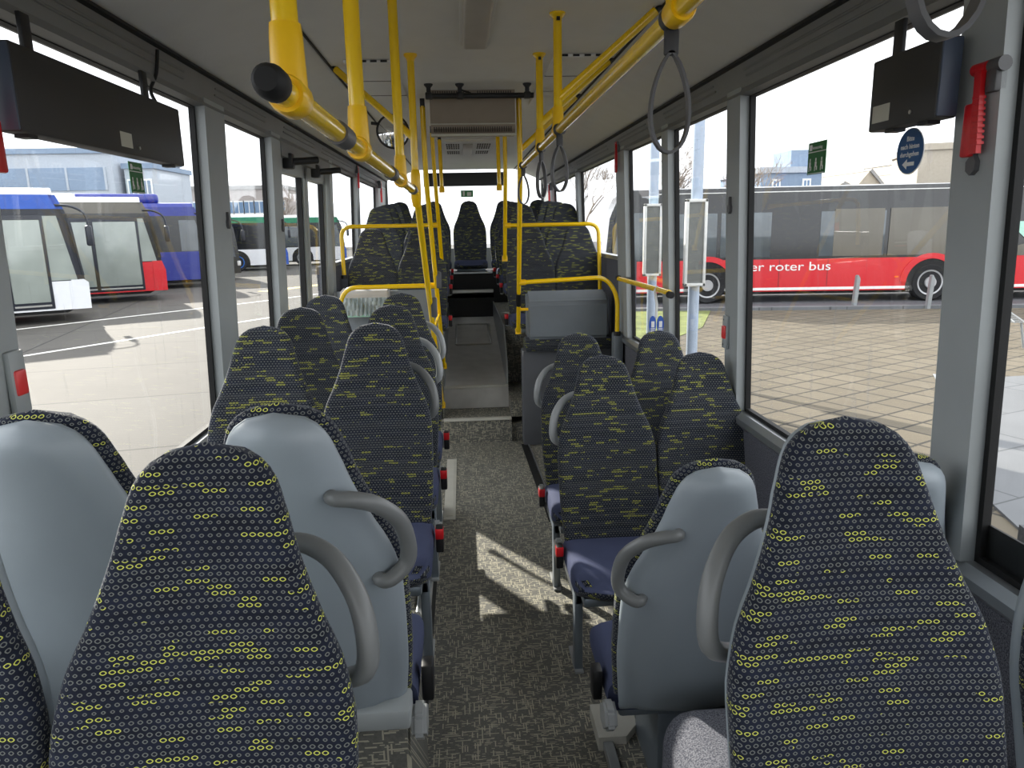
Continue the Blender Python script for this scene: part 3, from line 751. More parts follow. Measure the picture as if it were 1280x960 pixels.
# ceiling braces
def brace(label, a, b):
    t = thing('ceiling_brace', label, 'brace', a)
    bm = B(); tube(bm, [a, b], R_, 14); pobj('tube', bm, 'yellow', t)
    d = (Vector(a) - Vector(b)).normalized(); bm = B(); tube(bm, [Vector(a) - d * .005, Vector(a) + d * .05], .011, 8); pobj('mount', bm, 'black_plastic', t)
brace('short slanting yellow brace on the left from the cove edge to the pole', (-.575, 3.74, 2.545), (-.205, 3.5, 2.20))
brace('nearest slanting yellow brace on the right, reaching the top of the photo', (.725, 2.78, 2.545), (.385, 2.86, 2.265))
brace('second slanting yellow brace on the right below the nearest one', (.715, 3.60, 2.545), (.382, 3.50, 2.26))
brace('third and smallest slanting yellow brace on the right', (.71, 4.55, 2.545), (.376, 4.6, 2.25))
# right wall bar
t = thing('wall_grab_bar', 'yellow straight grab bar with black ends on the right wall', 'grab bar', (1.13, 4.5, 1.41))
bm = B(); tube(bm, [(1.13, 5.22, 1.405), (1.13, 3.92, 1.42)], R_, 14); pobj('bar', bm, 'yellow', t)
for y in (5.24, 3.90):
    bm = B(); tube(bm, [(1.13, y - .02, 1.41), (1.13, y + .02, 1.41)], .0195, 14); pobj('end_cap', bm, 'rubber', t)
for y in (5.15, 4.2):
    bm = B(); tube(bm, [(1.13, y, 1.41), (1.20, y, 1.41)], .011, 8); pobj('bracket', bm, 'black_plastic', t)
t = thing('hanging_tag', 'two blue and white tags hanging on a white strap from the yellow wall bar', 'tag', (1.13, 4.16, 1.41))
bm = B(); tube(bm, [(1.13, 4.16, 1.435), (1.112, 4.155, 1.41), (1.125, 4.15, 1.33), (1.12, 4.14, 1.25)], .008, 8); pobj('strap', bm, 'white_plastic', t)
for dx, s in ((-.022, -.3), (.024, .4)):
    bm = B()
    q = [(1.12 + dx + .021 * math.cos(a), 1.215 + .052 * math.sin(a)) for a in [k * PI / 10 for k in range(20)]]
    prism(bm, q, 'y', 4.13, 4.138); tg = pobj('tag_plate', bm, 'bus_blue_light', t)
    bm = B(); box(bm, 1.12 + dx - .009, 1.12 + dx + .009, 4.126, 4.1295, 1.20, 1.235); 
    for k in range(3): box(bm, 1.12 + dx - .012, 1.12 + dx + .012, 4.126, 4.1295, 1.175 + k * .008, 1.179 + k * .008)
    o = obj('tag_print', bm, 'white', tg, smooth=False)
# strap loops
def strap(y, label, x=RRX, z=RRZ, s=1.0, rot=0, m='strap_grey'):
    t = thing('strap_loop', label, 'hand strap', (x, y, z), rot, 'hand straps on the right rail')
    bm = B(); tube(bm, [(0, -.012, 0), (0, .012, 0)], .0215, 16); obj('rail_clip', bm, 'strap_black', t)
    bm = B(); box(bm, -.013, .013, -.006, .006, -.062 * s, -.018, .004); obj('clasp', bm, 'strap_black', t)
    pts = []
    for k in range(29):
        a = k / 28; th = a * 2 * PI
        # tear-drop
        r = math.sin(a * PI)
        pts.append((.041 * s * math.sin(th) * -1 * (abs(math.sin(a * PI)) ** .55), 0, -.055 * s - .085 * s * (1 - math.cos(th))))
    bm = B()
    n = len(pts); prev = None
    for i, p in enumerate(pts):
        p = Vector(p); tn = (Vector(pts[min(i + 1, n - 1)]) - Vector(pts[max(i - 1, 0)])).normalized(); nn = Vector((tn.z, 0, -tn.x))
        h = .0026; wd = .0085 if 2 < i < n - 3 else .006
        ring = [bm.verts.new(p + nn * a_ + Vector((0, b_, 0))) for a_, b_ in ((-h, -wd), (h, -wd), (h, wd), (-h, wd))]
        if prev:
            for k in range(4): bm.faces.new((prev[k], ring[k], ring[(k + 1) % 4], prev[(k + 1) % 4]))
        prev = ring
    bmesh.ops.recalc_face_normals(bm, faces=bm.faces)
    obj('loop', bm, m, t, ang=30)
strap(.66, 'dark hand strap loop cut off by the top right corner of the photo', x=.43, z=2.18, s=1.0)
strap(1.34, 'dark hand strap loop hanging from the right rail, nearest fully visible one', s=1.0)
strap(2.82, 'hand strap loop under the second joint of the right rail', rot=.5)
strap(3.46, 'hand strap loop under the third joint of the right rail', rot=.9)
strap(4.45, 'hand strap loop at the rear end of the right rail, beside the grab pole', rot=.4)
bm = B(); tube(bm, [(.43, .3, 2.18), (.43, .95, 2.18)], R_, 14); 
o = obj('overhead_rail', bm, 'yellow'); tag(o, 'short yellow overhead rail above the frame at top right', 'handrail')

# ------------------------------------------------------------------ ceiling things
t = thing('ceiling_lamp', 'long rectangular ceiling lamp cover, switched off', 'lamp', (.08, 2.6, CZ))
bm = B(); box(bm, .03, .135, 1.9, 3.3, CZ - .028, CZ, .012, 3); pobj('lamp_shade', bm, 'lamp_cover', t)
bm = B(); box(bm, .018, .147, 1.88, 3.32, CZ - .008, CZ + .002, .003); pobj('frame', bm, 'ceiling', t)
for nm, x0, x1, y0, y1 in (('left', -.52, -.29, 3.6, 4.9), ('right', .45, .70, 3.5, 4.85)):
    t = thing('ceiling_air_panel', 'raised beige air panel with black slots on the %s of the ceiling' % nm, 'air vent', ((x0 + x1) / 2, y0, CZ))
    bm = B(); box(bm, x0, x1, y0, y1, CZ - .016, CZ + .001, .006); pobj('panel', bm, 'cove', t)
    bm = B()
    for k in range(4):
        xx = x0 + .03 + k * (x1 - x0 - .06) / 3.6; box(bm, xx, xx + .03, y0 - .002, y0 + .006, CZ - .012, CZ - .003)
    pobj('slots', bm, 'rubber', t)
    bm = B()
    for k in (1, 2): box(bm, x0, x1, y0 + k * .42, y0 + k * .42 + .006, CZ - .018, CZ - .014)
    pobj('seam', bm, 'ac_slot', t)
t = thing('ceiling_unit', 'beige ventilation box with slotted grilles hanging under the ceiling', 'ventilation unit', (.09, 4.4, CZ))
bm = B(); prism(bm, [(4.38, CZ), (4.38, 2.35), (4.41, 2.318), (4.50, 2.318), (4.85, CZ)], 'x', -.158, .330); pobj('casing', bm, 'ac_beige', t)
bm = B(); box(bm, -.158, .330, 4.368, 4.39, 2.372, 2.378); box(bm, -.158, .330, 4.372, 4.40, 2.310, 2.322); pobj('lip', bm, 'label', t)
bm = B()
for k in range(34): x = -.14 + k * .0134; box(bm, x, x + .006, 4.376, 4.382, 2.332, 2.360)
pobj('lower_grille', bm, 'ac_slot', t)
bm = B()
for k in range(34):
    x = -.14 + k * .0134
    if .07 < x < .11: continue
    box(bm, x, x + .006, 4.376, 4.382, 2.528, 2.554)
pobj('upper_grille', bm, 'ac_slot', t)
t = thing('ceiling_crossbar', 'black crossbar hung from three ceiling brackets in front of the beige box', 'crossbar', (.12, 4.2, CZ))
bm = B(); tube(bm, [(-.165, 4.2, 2.498), (.42, 4.2, 2.498)], .0145, 14); pobj('bar', bm, 'black_plastic', t)
for x in (-.155, .015, .385):
    bm = B(); lathe(bm, [(.012, -.06), (.012, -.02), (.024, -.006), (.024, 0)], 'z', 14, (x, 4.2, CZ)); box(bm, x - .018, x + .018, 4.18, 4.22, 2.482, 2.516, .005); pobj('bracket', bm, 'black_plastic', t)
bm = B(); tube(bm, [(.02, 4.2, 2.53), (.075, 4.22, 2.515)], .005, 6); pobj('lever', bm, 'black_plastic', t)
t = thing('ceiling_vent', 'flat rear ceiling vent with perforated fields and a centre light', 'vent', (.09, 7.4, CZ))
bm = B(); prism(bm, [(-.20, 6.75), (.37, 6.75), (.29, 8.05), (-.12, 8.05)], 'z', CZ - .02, CZ + .001); pobj('panel', bm, 'cove', t)
for sx in (-.12, .17):
    for (y0, n) in ((6.95, 3), (7.6, 2)):
        bm = B()
        for i in range(6):
            for j in range(n): box(bm, sx + i * .022, sx + .014 + i * .022, y0 + j * .16, y0 + .11 + j * .16, CZ - .0225, CZ - .019)
        pobj('grille_pattern', bm, 'ac_slot', t)
bm = B(); box(bm, .04, .13, 6.95, 7.9, CZ - .028, CZ - .015, .005); pobj('light_cover', bm, 'lamp_cover', t)
t = thing('convex_mirror', 'round convex door mirror hanging on the left below the ceiling', 'mirror', (-.41, 4.8, 2.39))
bm = B(); lathe(bm, [(.002, -.03), (.04, -.026), (.075, -.014), (.1, 0)], 'y', 32, (0, 0, 0)); m_ = obj('mirror_glass', bm, 'mirror', t); m_.rotation_euler = (0, 0, .25)
bm = B(); lathe(bm, [(.098, -.004), (.106, 0), (.104, .012), (.05, .035), (.01, .04)], 'y', 32); m_ = obj('mirror_back', bm, 'black_plastic', t); m_.rotation_euler = (0, 0, .25)
bm = B(); tube(bm, [(0, .03, 0), (-.06, .06, .05), (-.14, .06, .06)], .010, 8); obj('mirror_arm', bm, 'black_plastic', t)

# screens seen from behind
def screen(label, side, y0, y1, z0, z1, xin, hy):
    t = thing('monitor', label, 'monitor', ((xin), (y0 + y1) / 2, z0))
    th = .055; xa, xb = (xin, xin + th) if side > 0 else (xin - th, xin)
    bm = B(); box(bm, xa, xb, y0, y1, z0, z1, .006); pobj('casing', bm, 'screen_case', t)
    bm = B(); box(bm, xa + .004, xb - .004, y0 - .004, y0 + .012, z0 + .004, z1 - .004, .003); pobj('end_plate', bm, 'screen_edge', t)
    for y in hy:
        bm = B(); box(bm, xa + .022, xb - .022, y - .02, y + .02, z1 - .01, z1 + .085, .002); pobj('hanger', bm, 'black_plastic', t)
    for y in (y0 + .06, y1 - .08):
        bm = B(); box(bm, xa + .012, xb - .012, y - .02, y + .02, z0 - .008, z0 + .004); pobj('latch', bm, 'black_plastic', t)
    s = side; xf = xin - s * .0008
    fr = (.62 if side < 0 else .72)
    ly = y0 + (y1 - y0) * (.50 if side < 0 else .66)
    bm = B(); box(bm, min(xf, xin), max(xf, xin), ly, ly + .075, z0 + .02, z0 + .062); lb = pobj('type_label', bm, 'label', t)
    bm = B(); xq = xf - s * .0006
    for k in range(5): box(bm, min(xq, xf), max(xq, xf), ly + .006, ly + .03 + .008 * (k % 3), z0 + .025 + k * .007, z0 + .028 + k * .007)
    for k in range(5): box(bm, min(xq, xf), max(xq, xf), ly + .045, ly + .068 - .006 * (k % 2), z0 + .025 + k * .007, z0 + .0275 + k * .007)
    obj('label_print', bm, 'ink', lb, smooth=False).matrix_parent_inverse = lb.matrix_parent_inverse.copy()
    bm = B(); yk = ly + (.12 if side < 0 else -.09); lathe(bm, [(.005, -.002), (.005, .002)], 'x', 12, (xin - s * .001, yk, z0 + .026)); pobj('key_lock', bm, 'steel', t)
screen('long black monitor casing hanging before the left window, seen from behind', -1, 1.78, 2.76, 2.028, 2.222, -.98, (1.90, 2.55))
screen('square black monitor casing hanging before the right window, seen from behind', 1, 1.66, 1.935, 2.02, 2.195, 1.08, (1.87,))
bm = B(); tube(bm, smooth_path([(-1.0, 2.68, 2.40), (-1.02, 2.70, 2.33), (-1.03, 2.66, 2.27), (-1.01, 2.64, 2.226)]), .006, 8); tag(obj('cable', bm, 'rubber'), 'black cable running from the left header panel down to the monitor', 'cable')

# emergency hammers
def hammer(label, x, y, z, side, s=1.0):
    t = thing('emergency_hammer', label, 'emergency hammer', (x, y, z), 0, 'emergency hammers on the pillars'); t.scale = (s, -s, s)
    bm = B(); tube(bm, [(0, -.048, .085), (0, -.040, .085), (0, .034, .085), (0, .048, .085)], [.006, .014, .016, .016], 14); box(bm, -.012, .018, .006, .04, .03, .085, .005); obj('holder', bm, 'strap_grey', t)
    bm = B(); tube(bm, [(-side * .006, -.036, .085), (-side * .006, .010, .085)], .013, 14)
    prism(bm, [(-.014, .078), (.006, .078), (.018, -.095), (-.006, -.095)], 'x', -side * .016 - .006, -side * .016 + .006)
    for k in range(9): box(bm, -side * .016 - .008, -side * .016 + .008, -.010 + .0011 * k, .012 + .0011 * k, .02 - k * .012, .026 - k * .012)
    obj('handle', bm, 'red', t)
    bm = B(); box(bm, -side * .010 - .008, -side * .010 + .008, -.045, -.012, -.10, .015, .006); obj('red_guard', bm, 'red', t)
hammer('red emergency hammer on the near right window pillar', 1.155, 1.60, 2.03, 1)
hammer('red emergency hammer at the left edge of the photo', -1.02, 1.70, 2.035, -1)
hammer('red emergency hammer on the right pillar above the wall bar', 1.145, 5.36, 2.27, 1, 1.1)
hammer('red emergency hammer on the rear right pillar near the straps', 1.13, 9.3, 2.18, 1, 1.3)
hammer('red emergency hammer on the left pillar above the rear seats', -1.02, 7.5, 2.30, -1, 1.1)
hammer('red emergency hammer on the rearmost left pillar', -1.0, 9.35, 2.24, -1, 1.3)
# stop buttons
def stopb(label, side, y, z):
    f = XR if side > 0 else XL; x = f(z) - side * .05
    t = thing('stop_button', label, 'stop button', (x, y, z))
    bm = B(); box(bm, min(-side * .014, 0), max(-side * .014, 0) + .002, -.03, .03, -.075, .075, .006); obj('housing', bm, 'pillar', t)
    bm = B(); box(bm, min(-side * .022, -side * .01), max(-side * .022, -side * .01), -.022, .020, -.03, .03, .006); bt = obj('button', bm, 'red_light', t)
    bm = B()
    for z_ in (.055, -.058): lathe(bm, [(.004, -side * .0155), (.004, -side * .0135)], 'x', 8, (0, .012, z_))
    obj('screw', bm, 'strap_black', t)
stopb('grey stop button housing with red button on the near left pillar', -1, 1.715, 1.465)
stopb('red stop button on the right pillar behind the large window', 1, 3.16, 1.31)
# roller blind hooks on the pillars
def hook(label, side, y, z):
    f = XR if side > 0 else XL; x = f(z) - side * .05
    t = thing('pillar_hook', label, 'hook', (x, y, z))
    bm = B(); prism(bm, [(-.014, -.02), (.0, -.03), (.014, -.02), (.016, .0), (.004, .012), (.004, .04), (-.006, .042), (-.008, .012), (-.016, 0)], 'x', -.012, .012); obj('clip', bm, 'strap_grey', t)
hook('small grey hook on the near right pillar under the hammer', 1, 1.62, 1.92)
hook('small grey hook on the right pillar between the two large windows', 1, 3.13, 1.86)
hook('small grey hook on the left pillar behind the first large window', -1, 3.36, 1.84)
hook('small grey hook on the left pillar just before the double door', -1, 4.36, 1.82)

# signs on the glass
def sign_green(label, side, y0, y1, z0, z1):
    f = XR if side > 0 else XL; zc = (z0 + z1) / 2; x = f(zc) - side * .004
    t = thing('exit_sticker', label, 'sticker', (x, (y0 + y1) / 2, zc)); w_, h_ = (y1 - y0) / 2, (z1 - z0) / 2
    bm = B(); box(bm, -.001, .001, -w_, w_, -h_, h_); obj('plate', bm, 'sign_green', t, smooth=False)
    q = -side * .0015; bm = B()
    def r(u0, u1, v0, v1): box(bm, min(q, q - side * .0006), max(q, q - side * .0006), -side * u0 * w_ if side < 0 else -u1 * w_, -side * u1 * w_ if side < 0 else -u0 * w_, v0 * h_, v1 * h_)
    r(-1, 1, .36, .42); r(-.85, -.55, .5, .85); r(-.9, .9, -.97, -.92)
    for u in (-.8, -.15, .5):
        r(u + .04, u + .16, -.2, .0); r(u, u + .2, -.55, -.22); r(u - .02, u + .05, -.8, -.5); r(u + .16, u + .28, -.75, -.5)
    obj('pictogram', bm, 'white', t, smooth=False)
    ang = PI / 2 if side < 0 else -PI / 2
    mw = Matrix.Translation((q, side * -.1 * 0 + (.02 * side * 0), .65 * h_)) @ Matrix.Rotation(ang, 4, 'Z') @ Matrix.Rotation(PI / 2, 4, 'X')
    text_mesh('lettering', 'Notausstieg', .0145 * (h_ / .05), 'white', t, mw, .0003)
sign_green('small green emergency exit sticker on the first left window', -1, 2.535, 2.635, 1.93, 2.03)
sign_green('small green emergency exit sticker on the large right window', 1, 2.40, 2.525, 1.95, 2.055)
t = thing('info_sticker', 'round blue sticker asking passengers to move to the back, on right window', 'sticker', (XR(1.973) - .004, 1.94, 1.973))
bm = B(); lathe(bm, [(.060, -.001), (.060, .001)], 'x', 40); obj('rim', bm, 'white', t)
bm = B(); lathe(bm, [(.0575, -.0018), (.0575, .0)], 'x', 40); obj('disc', bm, 'sign_blue', t)
for s, z in (('Bitte', .032), ('nach hinten', .012), ('durchgehen', -.008)):
    text_mesh('lettering', s, .0175, 'white', t, Matrix.Translation((-.0022, 0, z)) @ Matrix.Rotation(-PI / 2, 4, 'Z') @ Matrix.Rotation(PI / 2, 4, 'X'), .0003, bold=.0003)
bm = B(); prism(bm, [(.028, -.033), (.008, -.020), (.008, -.028), (-.024, -.028), (-.024, -.038), (.008, -.038), (.008, -.046)], 'x', -.0026, -.0018); obj('arrow', bm, 'white', t, smooth=False)
t = thing('exit_sign', 'small green sign on the rear window above the middle seat', 'sign', (.09, YB + .01, 2.24))
bm = B(); box(bm, -.085, .085, -.01, .01, -.045, .045); obj('plate', bm, 'sign_green', t)
bm = B(); box(bm, -.06, -.03, -.012, -.009, -.03, .03); box(bm, .0, .06, -.012, -.009, -.03, .02); obj('pictogram', bm, 'label', t)

# luggage box, partition, bin
t = thing('luggage_box', 'grey moulded luggage box on the right before the rear seats', 'luggage box', (.84, 5.8, .34))
bm = B(); prism(bm, [(5.70, .90), (5.70, 1.19), (5.73, 1.22), (5.90, 1.28), (5.92, .90)], 'x', .50, 1.16)
bmesh.ops.bevel(bm, geom=list(bm.edges), offset=.02, segments=3, affect='EDGES'); pobj('cover', bm, 'box_grey', t)
bm = B(); box(bm, .48, 1.18, 5.69, 5.92, .80, .90, .02); uv = bm.loops.layers.uv.verify()
for f in bm.faces:
    for l in f.loops: l[uv].uv = (l.vert.co.x, l.vert.co.z)
pobj('fabric_strip', bm, 'seat_fabric', t)
bm = B(); box(bm, .46, .84, 5.75, 5.92, .0, .80, .01); box(bm, .85, 1.19, 5.75, 5.92, .0, .80, .01); pobj('base_panel', bm, 'wall_panel', t)
t = thing('wall_column', 'grey corner duct beside the luggage box at the right wall', 'duct', (1.19, 5.4, .0))
bm = B(); box(bm, 1.13, 1.20, 5.35, 5.47, .0, .98, .012); pobj('duct', bm, 'box_grey', t)
bm = B(); lathe(bm, [(.014, 0), (.014, .03), (.008, .04)], 'z', 12, (1.15, 5.40, .98)); pobj('nozzle', bm, 'black_plastic', t)
t = thing('partition_panel', 'grey partition panel behind the left seats below the yellow guard rail', 'partition', (-.62, 6.0, .2))
bm = B(); box(bm, -1.05, -.22, 5.96, 5.99, .2, 1.30, .008); pobj('panel', bm, 'box_grey', t)
bm = B(); box(bm, -1.06, -1.03, 5.95, 6.0, .2, 1.3, .006); box(bm, -.235, -.205, 5.95, 6.0, .2, 1.2, .006); pobj('edge_post', bm, 'handle', t)
t = thing('waste_bin', 'waste bin with a crumpled clear plastic bag hanging on the grey partition', 'waste bin', (-.80, 5.85, 1.15))
bm = B(); prism(bm, [(5.955, 1.12), (5.955, 1.33), (5.80, 1.315), (5.79, 1.27), (5.84, 1.12)], 'x', -.98, -.60)
bmesh.ops.bevel(bm, geom=list(bm.edges), offset=.008, segments=2, affect='EDGES'); pobj('bin_body', bm, 'lamp_cover', t)
bm = B(); n = 40; rings = []
for r_, (z, oo) in enumerate(((1.262, .004), (1.235, .012), (1.20, .014), (1.165, .012), (1.13, .016))):
    ring = []
    for k in range(n + 1):
        x = -.99 + .40 * k / n; ring.append(bm.verts.new((x, 5.785 - oo + (.010 * math.sin(k * 1.9 + r_) + .006 * math.sin(k * 4.1)), z - (0.012 * abs(math.sin(k * .5)) if r_ == 4 else 0))))
    rings.append(ring)
for a, b in zip(rings, rings[1:]):
    for k in range(n): bm.faces.new((a[k], b[k], b[k + 1], a[k + 1]))
r = bmesh.ops.solidify(bm, geom=list(bm.faces), thickness=.003); pobj('plastic_bag', bm, 'bag', t)
bm = B(); box(bm, -.985, -.60, 5.775, 5.79, 1.11, 1.135, .004); pobj('bag_hem', bm, 'mint', t)

# ------------------------------------------------------------------ parked buses
def place_root(t, x, y, deg, sz=1.0): t.location = (x, y, GZ); t.rotation_euler = (0, 0, math.radians(deg)); t.scale = (1, 1, sz)
def wheel(t, x, y, r=.48, rim='rim'):
    bm = B(); lathe(bm, [(r * .72, -.01), (r * .93, -.02), (r, .03), (r, .26), (r * .9, .28)], 'y', 32, (x, y, r)); tw = obj('wheel', bm, 'tyre', t)
    bm = B(); lathe(bm, [(r * .30, -.05), (r * .30, -.02), (r * .40, .06), (r * .56, .04), (r * .60, -.012), (r * .68, -.018), (r * .70, .02)], 'y', 32, (x, y, r)); rm = obj('rim', bm, rim, tw)
    bm = B()
    for k in range(10):
        a = 2 * PI * k / 10; lathe(bm, [(r * .035, -.0), (r * .035, .06)], 'y', 8, (x + r * .38 * math.cos(a), y - .0, r + r * .38 * math.sin(a)))
    for k in range(8):
        a = 2 * PI * k / 8 + .2; lathe(bm, [(r * .05, .03), (r * .05, .055)], 'y', 8, (x + r * .49 * math.cos(a), y, r + r * .49 * math.sin(a)))
    obj('wheel_nuts', bm, 'strap_black', rm)
def bus(label, L, lower, upper, roof, zb=1.05, dark='bus_dark', doors=(), wins=(), wheels=(), stripe=None, sign=None, pod=None, mirror=True, rim='rim', front_low=None, pane='bus_pane_pale', W=2.5, flare=False):
    """local +x is the front, local -y the side one sees, z=0 the ground"""
    t = thing('parked_bus', label, 'bus', group='buses parked in the yard')
    fx = lambda z: -.02 - max(0, z - .9) * .10 - max(0, z - 2.3) * .35
    def band(z0, z1, name, m, y0=0, y1=W, x0=-L, inset=0):
        n = 5; front = [(fx(z0 + (z1 - z0) * k / n) - inset, z0 + (z1 - z0) * k / n) for k in range(n + 1)]
        bm = B(); prism(bm, [(x0, z0)] + front + [(x0, z1)], 'y', y0, y1)
        es = [e for e in bm.edges if abs(e.verts[0].co.z - e.verts[1].co.z) > .02 and min(e.verts[0].co.x, e.verts[1].co.x) > -2]
        bmesh.ops.bevel(bm, geom=es, offset=.14, segments=4, affect='EDGES')
        return obj(name, bm, m, t, ang=30)
    band(.30, zb, 'lower_body', lower)
    band(zb, 2.55, 'glazing_band', dark, .01, W - .01)
    band(2.55, 2.86, 'upper_body', upper)
    bm = B(); prism(bm, [(.02, 2.86), (.10, 2.98), (.5, 3.02), (W - .5, 3.02), (W - .1, 2.98), (W - .02, 2.86)], 'x', -L, fx(2.9) - .05)
    obj('roof', bm, roof, t, ang=30)
    bm = B(); prism(bm, [(-L + .3, .22), (-.5, .22), (-.3, .32), (-L + .3, .32)], 'y', .12, W - .1); obj('underbody', bm, 'rubber', t, smooth=False)
    if pod:
        bm = B(); box(bm, pod[0], pod[1], .3, W - .3, 2.98, pod[2], .12, 3); obj('roof_pod', bm, pod[3], t)
    for x0, x1 in wins:
        bm = B(); box(bm, x0, x1, -.004, .02, zb + .06, 2.35, .01); obj('side_window', bm, pane, t)
    for x0, x1 in doors:
        bm = B(); box(bm, x0, x1, -.025, .03, .34, 2.42, .02); d = obj('door', bm, 'bus_frame', t)
        xm = (x0 + x1) / 2
        for a, b in ((x0 + .07, xm - .05), (xm + .05, x1 - .07)):
            bm = B(); box(bm, a, b, -.035, -.02, .50, 2.32, .02); obj('door_pane', bm, 'bus_pane_pale', d)
            bm = B(); box(bm, a, b, -.045, -.02, .40, .44); obj('door_sill', bm, 'steel', d)
    for x in wheels:
        bm = B(); q = [(x + .62 * math.cos(a), .48 + .62 * math.sin(a)) for a in [PI * k / 18 for k in range(19)]] + [(x - .62, .28), (x + .62, .28)]
        prism(bm, q, 'y', -.006, .02); obj('wheel_arch', bm, 'rubber', t, smooth=False)
        wheel(t, x, -.012, rim=rim)
        if flare:
            bm = B(); q = [(x + .78 * math.cos(a), .50 + .74 * math.sin(a)) for a in [PI * k / 18 for k in range(19)]]; qi = [(x + .62 * math.cos(a), .48 + .62 * math.sin(a)) for a in [PI * k / 18 for k in range(18, -1, -1)]]
            prism(bm, q + qi, 'y', -.03, .02); obj('arch_trim', bm, lower, t, smooth=False)
            for dx in (-.86, .86):
                bm = B(); box(bm, x + dx - .05, x + dx + .05, -.012, .01, .62, .66); obj('side_marker', bm, 'orange', t)
    if stripe:
        bm = B(); box(bm, -L + .02, -.25, -.006, .01, .33, .40); obj('skirt_stripe', bm, stripe, t, smooth=False)
    if sign:
        bm = B(); box(bm, sign[0], sign[1], -.02, .02, 2.38, 2.76, .02); obj('destination_display', bm, sign[2], t)
    # driver's side glass and headlamp
    bm = B(); prism(bm, [(-1.05, zb + .02), (-.20, zb + .02), (-.46, 2.40), (-1.05, 2.40)], 'y', -.006, .02); obj('driver_window', bm, pane, t, smooth=False)
    bm = B(); prism(bm, [(fx(zb + .1) + .012, zb + .1), (fx(2.45) + .012, 2.45), (fx(2.45) - .03, 2.45), (fx(zb + .1) - .03, zb + .1)], 'y', .12, W - .12); obj('windscreen', bm, dark, t, smooth=False)
    bm = B(); box(bm, -.16, -.0, .06, .40, .62, .84, .04); obj('headlamp', bm, 'white_plastic', t)
    if front_low:
        bm = B(); prism(bm, [(-.34, .30), (.02, .30), (.03, .9), (-.06, zb + .02), (-.34, zb + .02)], 'y', -.02, .2); obj('front_corner', bm, front_low, t, smooth=False)
    if mirror:
        bm = B(); pts = smooth_path([(-.75, .1, 2.62), (-.2, -.02, 2.62), (.12, -.12, 2.45), (.18, -.15, 2.1)]); tube(bm, pts, .028, 8); mr = obj('mirror_arm', bm, 'bus_frame', t)
        bm = B(); box(bm, .10, .24, -.24, -.06, 1.72, 2.18, .04); obj('mirror_housing', bm, 'bus_frame', mr)
    return t
b1 = bus('white parked bus with blue band and two pale door leaves, nearest on the left', 12, 'bus_white', 'bus_blue_light', 'bus_white', zb=.95, dark='bus_frame', doors=((-2.5, -.75), ), wins=((-6, -4.5), (-4.4, -2.7)), wheels=(-3.6,), front_low='bus_white')
place_root(b1, -9.40, 18.85, 32, 1.08)
b2 = bus('white and red parked bus with beige tinted panel, second on the left', 12, 'bus_red', 'beige_glass', 'bus_white', zb=1.15, dark='bus_dark', doors=((-3.2, -.62),), wins=((-5.4, -3.1),), wheels=(-3.9,), front_low='bus_red', pod=(-8, -2.2, 3.12, 'bus_white'))
place_root(b2, -9.60, 24.2, 28, 1.08)
b3 = bus('dark blue parked bus with rounded roof pod, third on the left', 12, 'bus_blue', 'bus_blue', 'bus_blue', zb=1.3, doors=(), wins=((-4, -2.2), (-6, -4.2)), wheels=(-2.7,), pod=(-7, -1.6, 3.32, 'bus_blue'), pane='bus_pane')
place_root(b3, -9.9, 29.6, 28, 1.08)
b5 = bus('dark parked bus with white roof standing just beyond the dark blue bus', 12, 'bus_dark', 'bus_blue', 'bus_white', zb=1.0, wins=((-4, -2.2),), wheels=(-2.7,), doors=((-2.1, -.8),), pane='bus_pane')
place_root(b5, -9.9, 33.4, 24)
b4 = bus('green and white parked bus with blue wheel, far left between the pillars', 12, 'bus_white', 'bus_green', 'bus_white', zb=1.15, wins=((-6, -3.6), (-9, -6.2)), wheels=(-2.6, -8.4), rim='rim_blue', pane='bus_dark', front_low='bus_blue_light')
place_root(b4, -9.6, 41.0, 12)
b6 = bus('pale parked bus with teal roof seen through the double door', 12, 'bus_white', 'bus_green', 'bus_white', zb=1.1, wins=((-5, -2.6),), wheels=(-2.6,), pane='bus_pane', front_low='bus_blue_light')
place_root(b6, -7.2, 46.0, 12)
# the red bus on the right : its front is at the left end, so it is mirrored by building the visible side as local -y with rear at +x
rb = bus('long red bus with dark windows and white lettering across the right windows', 15.5, 'bus_red', 'bus_dark', 'bus_dark', zb=1.14, dark='bus_dark', wins=((-4.35, -3.05), (-2.95, -1.2), (-9.0, -7.35), (-7.25, -5.6)), wheels=(-2.75, -8.5), stripe='white', mirror=False, flare=True, pane='bus_pane', W=2.5)
# front faces left in the photo: rotate half a turn and show the other flank
for ch in list(rb.children):
    ch.data.transform(Matrix.Diagonal((-1, 1, 1, 1))); ch.data.flip_normals()
    for g in ch.children:
        g.data.transform(Matrix.Diagonal((-1, 1, 1, 1))); g.data.flip_normals()
        for h_ in g.children: h_.data.transform(Matrix.Diagonal((-1, 1, 1, 1))); h_.data.flip_normals()
place_root(rb, 3.75, 19.25, -7)
text_mesh('lettering', 'unser roter bus', .32, 'white', rb, Matrix.Translation((4.60, -.012, .94)) @ Matrix.Rotation(PI / 2, 4, 'X'), .002, sx=1.32, bold=.0)
bm = B(); prism(bm, [(9.6, 1.14), (11.2, 1.55), (13.1, 1.60), (13.1, 1.14)], 'y', -.008, .0); obj('tinted_panel', bm, 'beige_glass', rb, smooth=False)
bm = B(); box(bm, 5.95, 7.2, -.010, .0, 1.2, 2.4); box(bm, 7.35, 9.6, -.010, .0, 1.2, 2.4); obj('tinted_panel', bm, 'beige_glass', rb, smooth=False)
bm = B(); prism(bm, [(9.75, 2.0), (12.0, 2.0), (11.5, 1.72), (11.2, 1.75), (10.9, 1.45), (10.6, 1.72), (10.3, 1.76)], 'y', -.014, .0); obj('see_through_window', bm, 'mint', rb, smooth=False)
bm = B()
